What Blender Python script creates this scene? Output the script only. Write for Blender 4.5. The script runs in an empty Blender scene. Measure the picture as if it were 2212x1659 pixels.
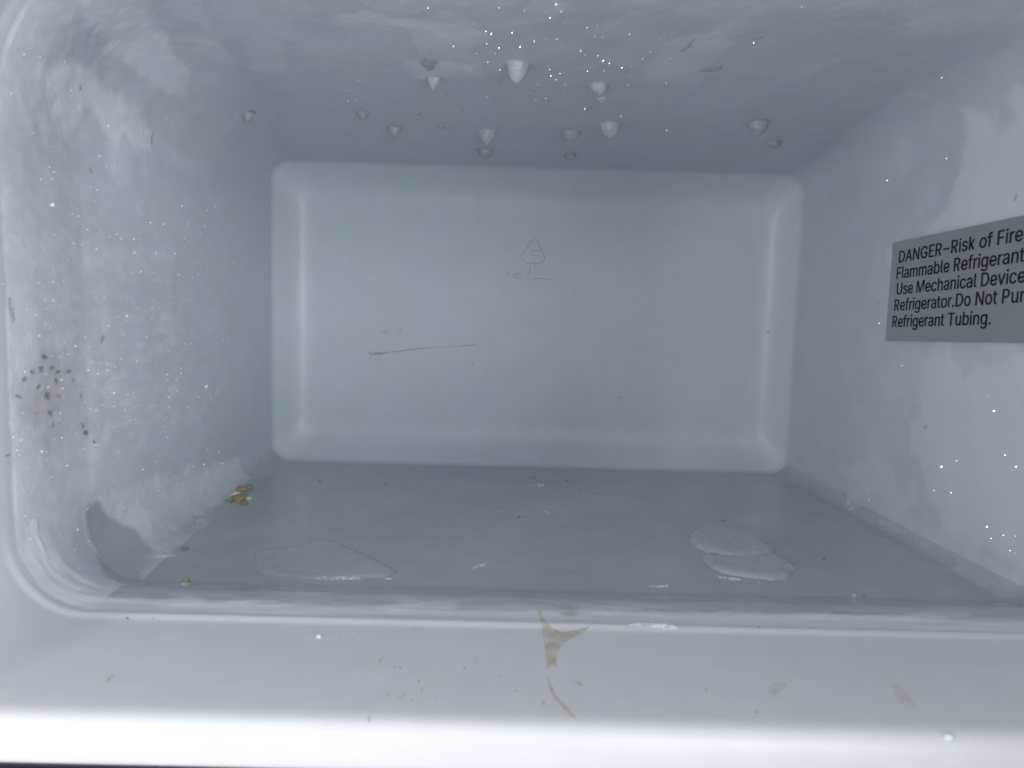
import bpy, bmesh, math, random
import numpy as np
from mathutils import Vector, Matrix

random.seed(7)
rng = np.random.default_rng(11)
S = bpy.context.scene
COL = S.collection

# ------------------------------------------------------------------ camera
YAW, PIT, ROL = 0.0083, 0.1046, 0.0270
fw = Vector((math.sin(YAW)*math.cos(PIT), math.cos(YAW)*math.cos(PIT), -math.sin(PIT)))
rt = fw.cross(Vector((0, 0, 1))).normalized()
up = rt.cross(fw)
r2 = rt*math.cos(ROL) + up*math.sin(ROL)
u2 = up*math.cos(ROL) - rt*math.sin(ROL)
cd = bpy.data.cameras.new('camera')
cam = bpy.data.objects.new('camera', cd)
COL.objects.link(cam)
cam.matrix_world = Matrix(((r2.x, u2.x, -fw.x, 0), (r2.y, u2.y, -fw.y, 0), (r2.z, u2.z, -fw.z, 0), (0, 0, 0, 1)))
cd.sensor_width = 34.6
cd.lens = 26.0
cd.clip_start = 0.01
cd.clip_end = 50
cd.dof.use_dof = True
cd.dof.focus_distance = 0.46
cd.dof.aperture_fstop = 17
S.camera = cam

# ------------------------------------------------------------------ light
W = bpy.data.worlds.new('World')
S.world = W
W.use_nodes = True
bg = W.node_tree.nodes['Background']
bg.inputs[0].default_value = (0.955, 0.975, 1.0, 1)
bg.inputs[1].default_value = 0.72
KEY = Vector((-0.70, -0.62, 0.12))           # a bright lamp to the left, in front of and above the freezer


def area(name, loc, target, size, power, col):
    ld = bpy.data.lights.new(name, 'AREA')
    ld.shape = 'SQUARE'
    ld.size = size
    ld.energy = power
    ld.color = col
    o = bpy.data.objects.new(name, ld)
    COL.objects.link(o)
    o.location = loc
    o.rotation_euler = (Vector(target) - Vector(loc)).to_track_quat('-Z', 'Y').to_euler()
    return o


area('window_light', KEY, (0, 0.25, -0.1), 0.16, 2.8, (1.0, 0.99, 0.97))
area('room_light', (0.75, -0.85, 0.05), (-0.05, 0.3, -0.05), 0.8, 27.0, (0.97, 0.98, 1.0))
area('front_light', (0, -1.2, 0.1), (0, 0.25, 0), 1.2, 0.9, (0.96, 0.98, 1.0))

S.view_settings.view_transform = 'Standard'
S.view_settings.look = 'None'
S.view_settings.exposure = 0.08
S.view_settings.gamma = 1.0
S.cycles.max_bounces = 16
S.cycles.diffuse_bounces = 10
S.cycles.use_denoising = True
S.cycles.sample_clamp_indirect = 6.0

# ------------------------------------------------------------------ helpers
PXF = 26/34.6*2212                            # focal length in pixels of a 2212 px wide picture


def ray(px, py):
    d = fw + r2*((px-1106)/PXF) - u2*((py-829.5)/PXF)
    return d


DB = 0.6                                       # depth of the crease at the rear wall


def xl(y): return -0.1825 - 0.0101*(DB-y)
def xr(y): return 0.2241 + 0.0256*(DB-y)
def zb(y): return -0.1280 + 0.0079*(DB-y)
def zt(y): return 0.1032 + 0.0488*(DB-y)


# longitudinal section: depth y, inward offset of the bottom, of the sides, of the top; corner radius
PROF = [
    (0.2025, -0.0018, -0.0048, -0.012, 0.034), (0.1955, -0.0013, -0.0042, -0.0116, 0.034), (0.1932, 0.0001, -0.003, -0.0105, 0.034),
    (0.1924, 0.0036, 0.0, -0.008, 0.034), (0.1924, 0.0082, 0.0045, -0.0048, 0.034), (0.1935, 0.0117, 0.0112, -0.002, 0.034), (0.1958, 0.0133, 0.0130, 0.0, 0.034),
    (0.2010, 0.0138, 0.0150, 0.003, 0.034), (0.2510, 0.0134, 0.0156, 0.003, 0.029), (0.2562, 0.0134, 0.0156, 0.003, 0.0275),
    (0.2578, 0.0142, 0.0156, 0.0030, 0.0275), (0.2600, 0.0144, 0.0156, 0.0030, 0.0275), (0.2614, 0.0138, 0.0155, 0.0030, 0.0275),
    (0.2690, 0.0137, 0.0148, 0.0026, 0.0275), (0.2820, 0.0134, 0.0128, 0.002, 0.028), (0.2885, 0.0124, 0.0115, 0.002, 0.028),
    (0.2950, 0.0103, 0.0100, 0.0016, 0.028),
    (0.3240, 0.0010, 0.0042, 0.0006, 0.026), (0.3310, -0.0004, 0.0030, 0.0004, 0.0255), (0.3322, 0.0003, 0.0028, 0.0004, 0.0255),
    (0.3360, 0.0003, 0.0022, 0.0003, 0.025), (0.360, 0.0, 0.0005, 0.0, 0.024), (0.4500, 0.0, 0.0, 0.0, 0.020), (0.5500, 0.0, 0.0, 0.0, 0.016),
    (0.5930, 0.0, 0.0, 0.0, 0.0165), (0.5960, 0.0, 0.0, 0.0, 0.0165),
    (0.5990, 0.0005, 0.0005, 0.0005, 0.0165), (0.6012, 0.0017, 0.0017, 0.0017, 0.0165), (0.6034, 0.0036, 0.0036, 0.0036, 0.0165), (0.6085, 0.0085, 0.0085, 0.0085, 0.0165),
    (0.6123, 0.0130, 0.0130, 0.0130, 0.016), (0.6147, 0.0170, 0.0170, 0.0170, 0.0155), (0.6160, 0.0205, 0.0205, 0.0205, 0.015), (0.6168, 0.0245, 0.0245, 0.0245, 0.014), (0.6172, 0.0300, 0.0300, 0.0300, 0.013),
    (0.6172, 0.0340, 0.0340, 0.0340, 0.012)]
PR = np.array(PROF)
YBACK = 0.6172


def smooth_profile():
    out = []
    ns = int(np.argmin(np.abs(PR[:, 0]-0.5960)))
    segs = [PR[:ns+1], PR[ns:]]
    for k, sg in enumerate(segs):
        p = sg.copy()
        for _ in range(2):
            q = [p[0]]
            for a, b in zip(p[:-1], p[1:]):
                q.append(a*0.75 + b*0.25)
                q.append(a*0.25 + b*0.75)
            q.append(p[-1])
            p = np.array(q)
        # resample by arc length
        d = np.hypot(np.diff(p[:, 0]), np.diff(p[:, 1]))
        s = np.concatenate([[0], np.cumsum(d)])
        n = int(s[-1]/(0.0011 if k == 0 else 0.0009))
        t = np.linspace(0, s[-1], n)
        r = np.stack([np.interp(t, s, p[:, j]) for j in range(5)], 1)
        out.append(r if k == 0 else r[1:])
    return np.concatenate(out), len(out[0])


ST, NCREASE = smooth_profile()


def floor_z(y):
    """height of the moulded bottom at depth y (between the lip and the rear crease)"""
    m = ST[:NCREASE]
    i0 = int(np.argmin(m[:, 0]))
    return zb(y) + np.interp(y, m[i0:, 0], m[i0:, 1])


def side_off(y):
    m = ST[:NCREASE]
    i0 = int(np.argmin(m[:, 0]))
    return np.interp(y, m[i0:, 0], m[i0:, 2])


def hit(px, py, surf, lift=0.0):
    """point of the cavity surface seen along a sight line of the photograph"""
    d = ray(px, py)
    if surf == 'B':
        t = YBACK/d.y
    elif surf in 'LR':
        t = 0.4/d.y
        for _ in range(40):
            y = min(max(t*d.y, 0.1925), 0.596)
            x = xl(y)+float(side_off(y)) if surf == 'L' else xr(y)-0.12*float(side_off(y))
            t = 0.5*t + 0.5*x/d.x
    elif surf == 'C':
        a = 0.1032 + 0.0488*DB
        t = a/(d.z + 0.0488*d.y)
    else:
        a = -0.1280 + 0.0079*DB
        t = a/(d.z + 0.0079*d.y)
        if surf == 'S':
            for _ in range(30):
                y = min(max(t*d.y, 0.1925), 0.585)
                t = 0.5*t + 0.5*float(floor_z(y))/d.z
    p = d*t
    n = {'B': Vector((0, -1, 0)), 'L': Vector((1, 0, 0)), 'R': Vector((-1, 0, 0)), 'C': Vector((0, 0, -1)),
         'F': Vector((0, 0, 1)), 'S': Vector((0, 0, 1))}[surf]
    return p + n*lift


def vnoise(P, scale, seed=0):
    """smooth value noise in 3-D"""
    Q = P*scale + seed*17.31
    I = np.floor(Q).astype(np.int64)
    f = Q - I
    f = f*f*(3-2*f)
    def h(ix, iy, iz):
        n = (ix*73856093) ^ (iy*19349663) ^ (iz*83492791) ^ (seed*2654435761)
        n = (n ^ (n >> 13))*1274126177
        n = n & 0x7fffffff
        n = (n ^ (n >> 15)) & 0xffff
        return n/65535.0
    r = 0
    for a in (0, 1):
        for b in (0, 1):
            for c in (0, 1):
                w = (f[:, 0] if a else 1-f[:, 0])*(f[:, 1] if b else 1-f[:, 1])*(f[:, 2] if c else 1-f[:, 2])
                r = r + w*h(I[:, 0]+a, I[:, 1]+b, I[:, 2]+c)
    return r


def fbm(P, scale, seed=0, octv=3):
    r, a, t = 0, 1.0, 0
    for k in range(octv):
        r = r + a*vnoise(P, scale*2**k, seed+k)
        t += a
        a *= 0.5
    return r/t


def poly_dist(pts, poly):
    """signed distance, positive inside"""
    poly = np.array(poly, float)
    x, y = pts[:, 0], pts[:, 1]
    inside = np.zeros(len(pts), bool)
    dmin = np.full(len(pts), 1e9)
    n = len(poly)
    for i in range(n):
        a, b = poly[i], poly[(i+1) % n]
        c = ((a[1] > y) != (b[1] > y))
        with np.errstate(divide='ignore', invalid='ignore'):
            xx = (b[0]-a[0])*(y-a[1])/(b[1]-a[1]+1e-30)+a[0]
        inside ^= c & (x < xx)
        ab = b-a
        L = ab@ab+1e-30
        t = np.clip(((x-a[0])*ab[0]+(y-a[1])*ab[1])/L, 0, 1)
        dmin = np.minimum(dmin, np.hypot(x-a[0]-t*ab[0], y-a[1]-t*ab[1]))
    return np.where(inside, dmin, -dmin)


AX = {'L': (1, 2), 'R': (1, 2), 'C': (0, 1), 'F': (0, 1), 'S': (0, 1), 'B': (0, 2)}


def wall_poly(px, surf):
    i, j = AX[surf]
    return [(hit(a, b, surf)[i], hit(a, b, surf)[j]) for a, b in px]


def mesh_obj(name, verts, faces, mat, parent=None, smooth=True):
    me = bpy.data.meshes.new(name)
    me.from_pydata([tuple(v) for v in verts], [], [tuple(f) for f in faces])
    me.update()
    if smooth:
        me.polygons.foreach_set('use_smooth', [True]*len(me.polygons))
    o = bpy.data.objects.new(name, me)
    COL.objects.link(o)
    if mat:
        me.materials.append(mat)
    if parent:
        o.parent = parent
    return o


def tag(o, label=None, cat=None, group=None, kind=None):
    for k, v in (('label', label), ('category', cat), ('group', group), ('kind', kind)):
        if v:
            o[k] = v
    return o


def empty(name, loc=(0, 0, 0)):
    o = bpy.data.objects.new(name, None)
    o.empty_display_size = 0.02
    COL.objects.link(o)
    o.location = loc
    return o


# ------------------------------------------------------------------ materials
def nt(name):
    m = bpy.data.materials.new(name)
    m.use_nodes = True
    n = m.node_tree
    return m, n, n.nodes['Principled BSDF']


def simple(name, col, rough=0.6, spec=0.5, noise=0.0, nscale=400, bump=0.0, alpha=1.0):
    m, n, b = nt(name)
    b.inputs['Base Color'].default_value = (*col, 1)
    b.inputs['Roughness'].default_value = rough
    b.inputs['Specular IOR Level'].default_value = spec
    b.inputs['Alpha'].default_value = alpha
    if noise or bump:
        tc = n.nodes.new('ShaderNodeTexCoord')
        tx = n.nodes.new('ShaderNodeTexNoise')
        tx.inputs['Scale'].default_value = nscale
        tx.inputs['Detail'].default_value = 4
        n.links.new(tc.outputs['Object'], tx.inputs['Vector'])
        if noise:
            mx = n.nodes.new('ShaderNodeMix')
            mx.data_type = 'RGBA'
            mx.inputs[6].default_value = (*[c*(1-noise) for c in col], 1)
            mx.inputs[7].default_value = (*[min(1, c*(1+noise)) for c in col], 1)
            n.links.new(tx.outputs['Fac'], mx.inputs[0])
            n.links.new(mx.outputs[2], b.inputs['Base Color'])
        if bump:
            bp = n.nodes.new('ShaderNodeBump')
            bp.inputs['Strength'].default_value = bump
            bp.inputs['Distance'].default_value = 0.001
            n.links.new(tx.outputs['Fac'], bp.inputs['Height'])
            n.links.new(bp.outputs['Normal'], b.inputs['Normal'])
    return m


def stain(name, col, a0, a1, sc):
    m, n, b = nt(name)
    b.inputs['Base Color'].default_value = (*col, 1)
    b.inputs['Roughness'].default_value = 0.45
    tc = n.nodes.new('ShaderNodeTexCoord')
    tx = n.nodes.new('ShaderNodeTexNoise')
    tx.inputs['Scale'].default_value = sc
    tx.inputs['Detail'].default_value = 5
    tx.inputs['Roughness'].default_value = 0.65
    n.links.new(tc.outputs['Object'], tx.inputs['Vector'])
    mr = n.nodes.new('ShaderNodeMapRange')
    mr.inputs['From Min'].default_value = 0.32
    mr.inputs['From Max'].default_value = 0.66
    mr.inputs['To Min'].default_value = a0
    mr.inputs['To Max'].default_value = a1
    n.links.new(tx.outputs['Fac'], mr.inputs['Value'])
    n.links.new(mr.outputs['Result'], b.inputs['Alpha'])
    return m


def liner_material():
    """white moulded plastic; the vertex attribute 'frost' tells how much rime covers it, 'grime' the pinkish dirt"""
    m, n, b = nt('freezer liner plastic')
    N, L = n.nodes.new, n.links.new
    tc = N('ShaderNodeTexCoord')
    at = N('ShaderNodeAttribute')
    at.attribute_name = 'frost'
    ag = N('ShaderNodeAttribute')
    ag.attribute_name = 'grime'
    # faint mottling of the wiped, half iced plastic
    n1 = N('ShaderNodeTexNoise')
    n1.inputs['Scale'].default_value = 22
    n1.inputs['Detail'].default_value = 3
    n1.inputs['Roughness'].default_value = 0.5
    n1.inputs['Distortion'].default_value = 0.8
    L(tc.outputs['Object'], n1.inputs['Vector'])
    r1 = N('ShaderNodeValToRGB')
    r1.color_ramp.elements[0].position = 0.36
    r1.color_ramp.elements[0].color = (0.566, 0.641, 0.672, 1)
    r1.color_ramp.elements[1].position = 0.64
    r1.color_ramp.elements[1].color = (0.604, 0.634, 0.700, 1)
    L(n1.outputs['Fac'], r1.inputs['Fac'])
    n2 = N('ShaderNodeTexNoise')
    n2.inputs['Scale'].default_value = 90
    n2.inputs['Detail'].default_value = 5
    L(tc.outputs['Object'], n2.inputs['Vector'])
    mr = N('ShaderNodeMapRange')
    mr.inputs['From Min'].default_value = 0.3
    mr.inputs['From Max'].default_value = 0.7
    mr.inputs['To Min'].default_value = 0.975
    mr.inputs['To Max'].default_value = 1.02
    L(n2.outputs['Fac'], mr.inputs['Value'])
    ac = N('ShaderNodeAttribute')
    ac.attribute_name = 'front_lit'
    rc = N('ShaderNodeMix')
    rc.data_type = 'RGBA'
    L(ac.outputs['Fac'], rc.inputs[0])
    L(r1.outputs['Color'], rc.inputs[6])
    rc.inputs[7].default_value = (0.700, 0.716, 0.752, 1)  # paler tone of the front plastic, brightness put into the colour
    mul = N('ShaderNodeMix')
    mul.data_type = 'RGBA'
    mul.blend_type = 'MULTIPLY'
    mul.inputs[0].default_value = 1
    L(rc.outputs[2], mul.inputs[6])
    cmb = N('ShaderNodeCombineColor')
    for k in range(3):
        L(mr.outputs['Result'], cmb.inputs[k])
    L(cmb.outputs['Color'], mul.inputs[7])
    mx = N('ShaderNodeMix')
    mx.data_type = 'RGBA'
    L(at.outputs['Fac'], mx.inputs[0])
    L(mul.outputs[2], mx.inputs[6])
    mx.inputs[7].default_value = (0.80, 0.842, 0.888, 1)
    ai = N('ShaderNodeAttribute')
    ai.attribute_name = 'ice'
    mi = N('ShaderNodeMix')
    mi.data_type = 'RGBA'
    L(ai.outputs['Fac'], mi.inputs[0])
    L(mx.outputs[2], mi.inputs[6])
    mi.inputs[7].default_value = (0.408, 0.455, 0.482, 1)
    mg = N('ShaderNodeMix')
    mg.data_type = 'RGBA'
    L(ag.outputs['Fac'], mg.inputs[0])
    L(mi.outputs[2], mg.inputs[6])
    mg.inputs[7].default_value = (0.50, 0.42, 0.42, 1)
    L(mg.outputs[2], b.inputs['Base Color'])
    rr = N('ShaderNodeMapRange')
    rr.inputs['To Min'].default_value = 0.39
    rr.inputs['To Max'].default_value = 0.75
    L(at.outputs['Fac'], rr.inputs['Value'])
    ri_ = N('ShaderNodeMapRange')
    ri_.inputs['To Min'].default_value = 1.0
    ri_.inputs['To Max'].default_value = 0.36
    L(ai.outputs['Fac'], ri_.inputs['Value'])
    rm = N('ShaderNodeMath')
    rm.operation = 'MULTIPLY'
    L(rr.outputs['Result'], rm.inputs[0])
    L(ri_.outputs['Result'], rm.inputs[1])
    L(rm.outputs[0], b.inputs['Roughness'])
    # fine relief: rime grain where frosted, slight orange peel elsewhere
    n3 = N('ShaderNodeTexNoise')
    n3.inputs['Scale'].default_value = 520
    n3.inputs['Detail'].default_value = 4
    L(tc.outputs['Object'], n3.inputs['Vector'])
    bp = N('ShaderNodeBump')
    bp.inputs['Distance'].default_value = 0.0006
    ms = N('ShaderNodeMapRange')
    ms.inputs['To Min'].default_value = 0.06
    ms.inputs['To Max'].default_value = 0.35
    L(at.outputs['Fac'], ms.inputs['Value'])
    L(ms.outputs['Result'], bp.inputs['Strength'])
    L(n3.outputs['Fac'], bp.inputs['Height'])
    L(bp.outputs['Normal'], b.inputs['Normal'])
    return m


M = {}
M['liner'] = liner_material()
M['ice'] = simple('frozen water', (0.78, 0.84, 0.88), 0.22, 0.6, noise=0.08, nscale=120, bump=0.12)
M['frost'] = stain('rime frost', (0.86, 0.90, 0.94), 0.0, 0.85, 420)
M['crystal'] = simple('ice crystal', (0.90, 0.94, 0.97), 0.12, 1.0)
M['gasket'] = simple('grey rubber', (0.06, 0.065, 0.07), 0.7, 0.3, noise=0.2)

# ------------------------------------------------------------------ the moulded cavity
NB, NS, NC = 280, 170, 36


def loop_params():
    """(corner index, angle) or (side, t) for every point, counter-clockwise seen from the front: bottom, right, top, left"""
    seq = []
    for side, n in (('B', NB), ('R', NS), ('T', NB), ('L', NS)):
        for k in range(n):
            seq.append((side, k/n))
        for k in range(NC):
            seq.append(('c'+side, k/NC))
    return seq


SEQ = loop_params()
NL = len(SEQ)
SIDE = np.array([s[0] for s in SEQ])
TT = np.array([s[1] for s in SEQ])


def section(x0, x1, z0, z1, r):
    P = np.zeros((NL, 2))
    def put(side, a, b):
        m = SIDE == side
        t = TT[m][:, None]
        P[m] = np.array(a)*(1-t)+np.array(b)*t
    bl, br, tr, tl = r
    put('B', (x0+bl, z0), (x1-br, z0))
    put('R', (x1, z0+br), (x1, z1-tr))
    put('T', (x1-tr, z1), (x0+tl, z1))
    put('L', (x0, z1-tl), (x0, z0+bl))
    for side, c, a0, r in (('cB', (x1-br, z0+br), -90, br), ('cR', (x1-tr, z1-tr), 0, tr), ('cT', (x0+tl, z1-tl), 90, tl), ('cL', (x0+bl, z0+bl), 180, bl)):
        m = SIDE == side
        a = np.radians(a0+90*TT[m])
        P[m] = np.stack([c[0]+r*np.cos(a), c[1]+r*np.sin(a)], 1)
    return P


def corner_radii(y, r):
    """bottom left, bottom right, top right, top left; all alike at the rear wall and at the rim"""
    w = min(1, max(0, (0.598-y)/0.12))*min(1, max(0, (y-0.262)/0.05))
    w2 = min(1, max(0, (0.598-y)/0.12))
    return r, r*(1-0.70*w2), r*(1+0.4*w2), r*(1+1.1*w2)


rings = []
for (y, ob, os_, ot, r) in ST:
    xz = section(xl(y)+os_, xr(y)-os_*(0.12 if y < 0.5 else 1), zb(y)+ob, zt(y)-ot, corner_radii(y, r))
    rings.append(np.stack([xz[:, 0], np.full(NL, y), xz[:, 1]], 1))
last = rings[-1]
cen = np.array([last[:, 0].mean(), YBACK, last[:, 2].mean()])
NBK = 46
for k in range(1, NBK):
    rings.append(cen + (last-cen)*max(1-k/(NBK-1), 1e-4))
V = np.concatenate(rings)
NR = len(rings)
# grid normals
G = V.reshape(NR, NL, 3)
du = np.roll(G, -1, 1)-np.roll(G, 1, 1)
dv = np.gradient(G, axis=0)
NRM = np.cross(dv, du)
NRM /= np.linalg.norm(NRM, axis=2, keepdims=True)+1e-12
mid = np.array([0.02, 0.4, -0.01])
if np.mean(np.sum(NRM[60]*(mid-G[60]), 1)) < 0:
    NRM = -NRM
NRM = NRM.reshape(-1, 3)

# rime and ice on the walls: thickness (m) pushed inwards, plus a 'frost' coverage value
frost = np.zeros(len(V))
thick = np.zeros(len(V))
grime = np.zeros(len(V))
ice = np.zeros(len(V))
sid = np.tile(SIDE, NR)
onL = np.isin(sid, ['L', 'cL', 'cT'])
onC = np.isin(sid, ['T', 'cR', 'cT'])
onR = np.isin(sid, ['R', 'cB', 'cR'])
onF = np.isin(sid, ['B', 'cB', 'cL'])
SEL = {'L': onL, 'C': onC, 'R': onR, 'F': onF}
inner = (np.repeat(np.arange(NR), NL) > 60) & (V[:, 1] > 0.264) & (V[:, 1] < 0.594) & (np.repeat(np.arange(NR), NL) < NCREASE)


# unrolled coordinates of the wall surface: way round the section (seam in the middle of the bottom), depth
_sec = section(xl(0.42), xr(0.42), zb(0.42), zt(0.42), corner_radii(0.42, 0.0215))
_roll = np.roll(np.arange(NL), -NB//2)
_arc = np.zeros(NL)
_dd = np.hypot(*(np.diff(_sec[_roll], axis=0).T))
_arc[_roll] = np.concatenate([[0], np.cumsum(_dd)])
UV = np.stack([np.tile(_arc, NR), V[:, 1]], 1)


def unroll(px, py):
    d = ray(px, py)
    lo, hi = 0.20, 0.593
    for _ in range(26):
        y = 0.5*(lo+hi)
        row = np.interp(y, ST[25:NCREASE, 0], np.arange(25, NCREASE))
        r0 = int(row)
        sec = G[r0][:, [0, 2]]
        p = np.array([d.x, d.z])/d.y*y
        k = int(np.argmin(np.hypot(*(sec-p).T)))
        n = NRM[r0*NL+k][[0, 2]]
        if (p-sec[k])@n > 0:
            lo = y
        else:
            hi = y
    return _arc[k], y


_hit0 = hit


def hit(px, py, surf, lift=0.0):
    if surf not in 'LRCF':
        return _hit0(px, py, surf, lift)
    d = ray(px, py)
    y = unroll(px, py)[1]
    return d*(y/d.y)


def patch(surf, px, cover, height=0.0, soft=0.004, wob=0.006, wsc=120, seed=1, shape=1.0):
    """a patch of rime outlined in the unrolled wall"""
    uv = np.array([unroll(*q) for q in px])
    lo, hi = uv.min(0)-0.02, uv.max(0)+0.02
    sel = np.where(inner & (UV > lo).all(1) & (UV < hi).all(1))[0]
    P = V[sel]
    d = poly_dist(UV[sel], uv)
    d = d + (fbm(P, wsc, seed, 3)-0.5)*2*wob
    w = np.clip(d/soft*0.5+0.5, 0, 1)
    w = w*w*(3-2*w)
    frost[sel] = np.maximum(frost[sel], w*cover) if cover >= 0 else frost[sel]*(1+w*cover)
    if height:
        hgt = np.clip(d/(shape*0.02), 0, 1)**0.7
        thick[sel] += height*hgt*w


# general rime: strong and grainy on the left wall, patchy over the middle of the ceiling, thin on the right
idx = np.where(inner)[0]
P = V[idx]
PL = P*np.where(onL[idx], 0.38, 0.6)[:, None]**np.array([0, 1, 0])      # rime drawn out along the depth
fine = fbm(PL, 300, 3, 3)
big = fbm(P, 24, 9, 3)
wl = onL[idx]*np.clip((0.56-P[:, 1])/0.10, 0, 1)
wc = onC[idx]*np.clip((0.45-P[:, 1])/0.12, 0, 1)
wr = onR[idx]*np.clip((0.55-P[:, 1])/0.12, 0, 1)
gran = fbm(PL, 300, 51, 4)
cen = np.clip((0.50-P[:, 1])/0.08, 0, 1)*np.exp(-((P[:, 2]+0.025)/0.060)**2)
frost[idx] = np.maximum(frost[idx], 0.14*wl+0.34*onL[idx]*cen*np.clip((gran-0.46)*6, 0, 1) + 0.55*onL[idx]*np.clip((0.40-P[:, 1]+0.05*(big-0.5))/0.10, 0, 1)*np.clip((0.055-P[:, 2]+0.05*(big-0.5))/0.05, 0, 1) + 0.30*wc*np.clip((big-0.45)*8, 0, 1) + 0.20*wr*np.clip((big-0.42)*6, 0, 1))  # rime, with cover raised at the left front to paint in brightness
mott = fbm(PL, 70, 61, 4)
mott2 = fbm(P*np.array([1, 1.0, 1]), 48, 63, 4)
frost[idx] += onL[idx]*wl*0.26*np.clip((mott-0.47)*6, 0, 1)*(0.35+0.65*np.clip((mott2-0.40)*6, 0, 1))
frost[idx] += onC[idx]*wc*0.32*np.clip((mott2-0.50)*8, 0, 1)*np.exp(-((P[:, 0]+0.0)/0.10)**2)
frost[idx] += onR[idx]*wr*0.16*np.clip((mott-0.50)*7, 0, 1)
frost[idx] = np.clip(frost[idx], 0, 1)
thick[idx] += (0.00022*onL[idx]*wl+0.00030*onC[idx]*wc)*np.clip((mott-0.45)*4, 0, 1)
thick[idx] += 0.0004*wl*(fine-0.5) + 0.0007*(big-0.5) + 0.0004*wc*(fine-0.5)
thick[idx] += 0.0006*(fbm(P, 60, 21, 2)-0.5)

LP = dict(soft=0.0025, wob=0.007, wsc=70)
patch('L', [(175, -40), (320, -40), (335, 60), (420, 150), (412, 216), (365, 212), (275, 150), (212, 90)], 0.95, 0.0007, seed=5, **LP)
patch('L', [(92, 150), (200, 150), (300, 240), (340, 290), (330, 330), (262, 322), (190, 250), (140, 290), (90, 220)], 0.95, 0.0007, seed=6, **LP)
patch('L', [(330, 265), (415, 350), (420, 370), (380, 365), (340, 310)], 0.5, 0.0004, seed=7, **LP)
patch('L', [(25, 730), (120, 735), (90, 790), (40, 830)], 0.6, 0.0003, seed=8, **LP)
patch('L', [(10, 1000), (120, 1030), (200, 1090), (190, 1180), (60, 1240), (10, 1200)], 0.4, 0.0003, seed=8, **LP)
patch('C', [(720, 20), (900, 40), (1060, 70), (1055, 102), (900, 122), (880, 75), (730, 55)], 0.6, 0.0008, seed=11, soft=0.003, wob=0.006, wsc=90)
patch('C', [(868, 130), (905, 128), (930, 155), (950, 130), (1040, 138), (1050, 165), (900, 172)], 0.6, 0.0010, seed=12, soft=0.002, wob=0.003, wsc=120)
patch('C', [(730, -40), (1180, -40), (1100, 20), (820, 25)], 0.5, 0.0006, seed=13, **LP)
patch('C', [(1380, 180), (1440, 95), (1640, 20), (1560, 120), (1500, 190)], 0.4, 0.0005, seed=14, **LP)
patch('C', [(540, 40), (640, 30), (620, 160), (530, 150)], 0.35, 0.0003, seed=15, **LP)
# thick rime bank at the foot of the left wall
patch('L', [(205, 1070), (235, 1110), (290, 1140), (335, 1190), (400, 1140), (470, 1090), (540, 1030), (520, 985), (400, 1010), (270, 1050)],
      0.62, 0.0016, seed=16, soft=0.004, wob=0.005, wsc=90, shape=0.8)
# right wall: thin sheets of rime
patch('R', [(1990, 480), (2100, 300), (2300, 200), (2300, 480), (1930, 560)], 0.6, 0.0004, seed=18, soft=0.006, wob=0.022, wsc=55)
patch('R', [(2020, 760), (2300, 760), (2300, 1300), (2150, 1190), (2000, 1110), (1960, 900)], 0.6, 0.0004, seed=19, soft=0.006, wob=0.022, wsc=55)
patch('R', [(1800, 1000), (1900, 980), (2000, 1110), (1920, 1130), (1830, 1080)], 0.35, 0.0004, seed=20, soft=0.006, wob=0.022, wsc=55)
# scalloped ice along the foot of the right wall
patch('R', [(1880, 1090), (1990, 1130), (2080, 1160), (2190, 1230), (2300, 1300), (2300, 1335), (2190, 1278), (2000, 1178), (1900, 1130)], 0.3, 0.0008, seed=22, soft=0.003, wob=0.005, wsc=90)
# pinkish dirt
def dirt(surf, cx, cy, rx, ry, amt, seed):
    sel = np.where(SEL[surf] & inner)[0]
    i, j = AX[surf]
    Q = V[sel]
    c, ex, ey = hit(cx, cy, surf), hit(cx+rx, cy, surf), hit(cx, cy+ry, surf)
    a = abs(ex[i]-c[i])+abs(ey[i]-c[i])
    b_ = abs(ex[j]-c[j])+abs(ey[j]-c[j])
    d = np.hypot((Q[:, i]-c[i])/a, (Q[:, j]-c[j])/b_)
    n = fbm(Q, 160, seed, 3)
    grime[sel] = np.maximum(grime[sel], amt*np.clip(1.3-d-(n-0.3)*1.2, 0, 1))


dirt('L', 105, 850, 60, 80, 0.45, 31)
dirt('L', 110, 930, 50, 40, 0.35, 32)
for k, (a, b, c, d_) in enumerate([(1190, 1072, 50, 14), (1265, 1085, 35, 14), (1050, 1070, 45, 12), (1545, 1075, 30, 16),
                                  (1560, 1110, 30, 16), (1755, 1202, 22, 9), (1180, 1118, 30, 10)]):
    dirt('F', a, b, c, d_, 0.50, 40+k)
for k, (a, b, c, d_) in enumerate([(760, 1205, 90, 30), (1640, 1250, 80, 14), (1000, 1235, 160, 16)]):
    dirt('F', a, b, c, d_, 0.12, 60+k)

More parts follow.
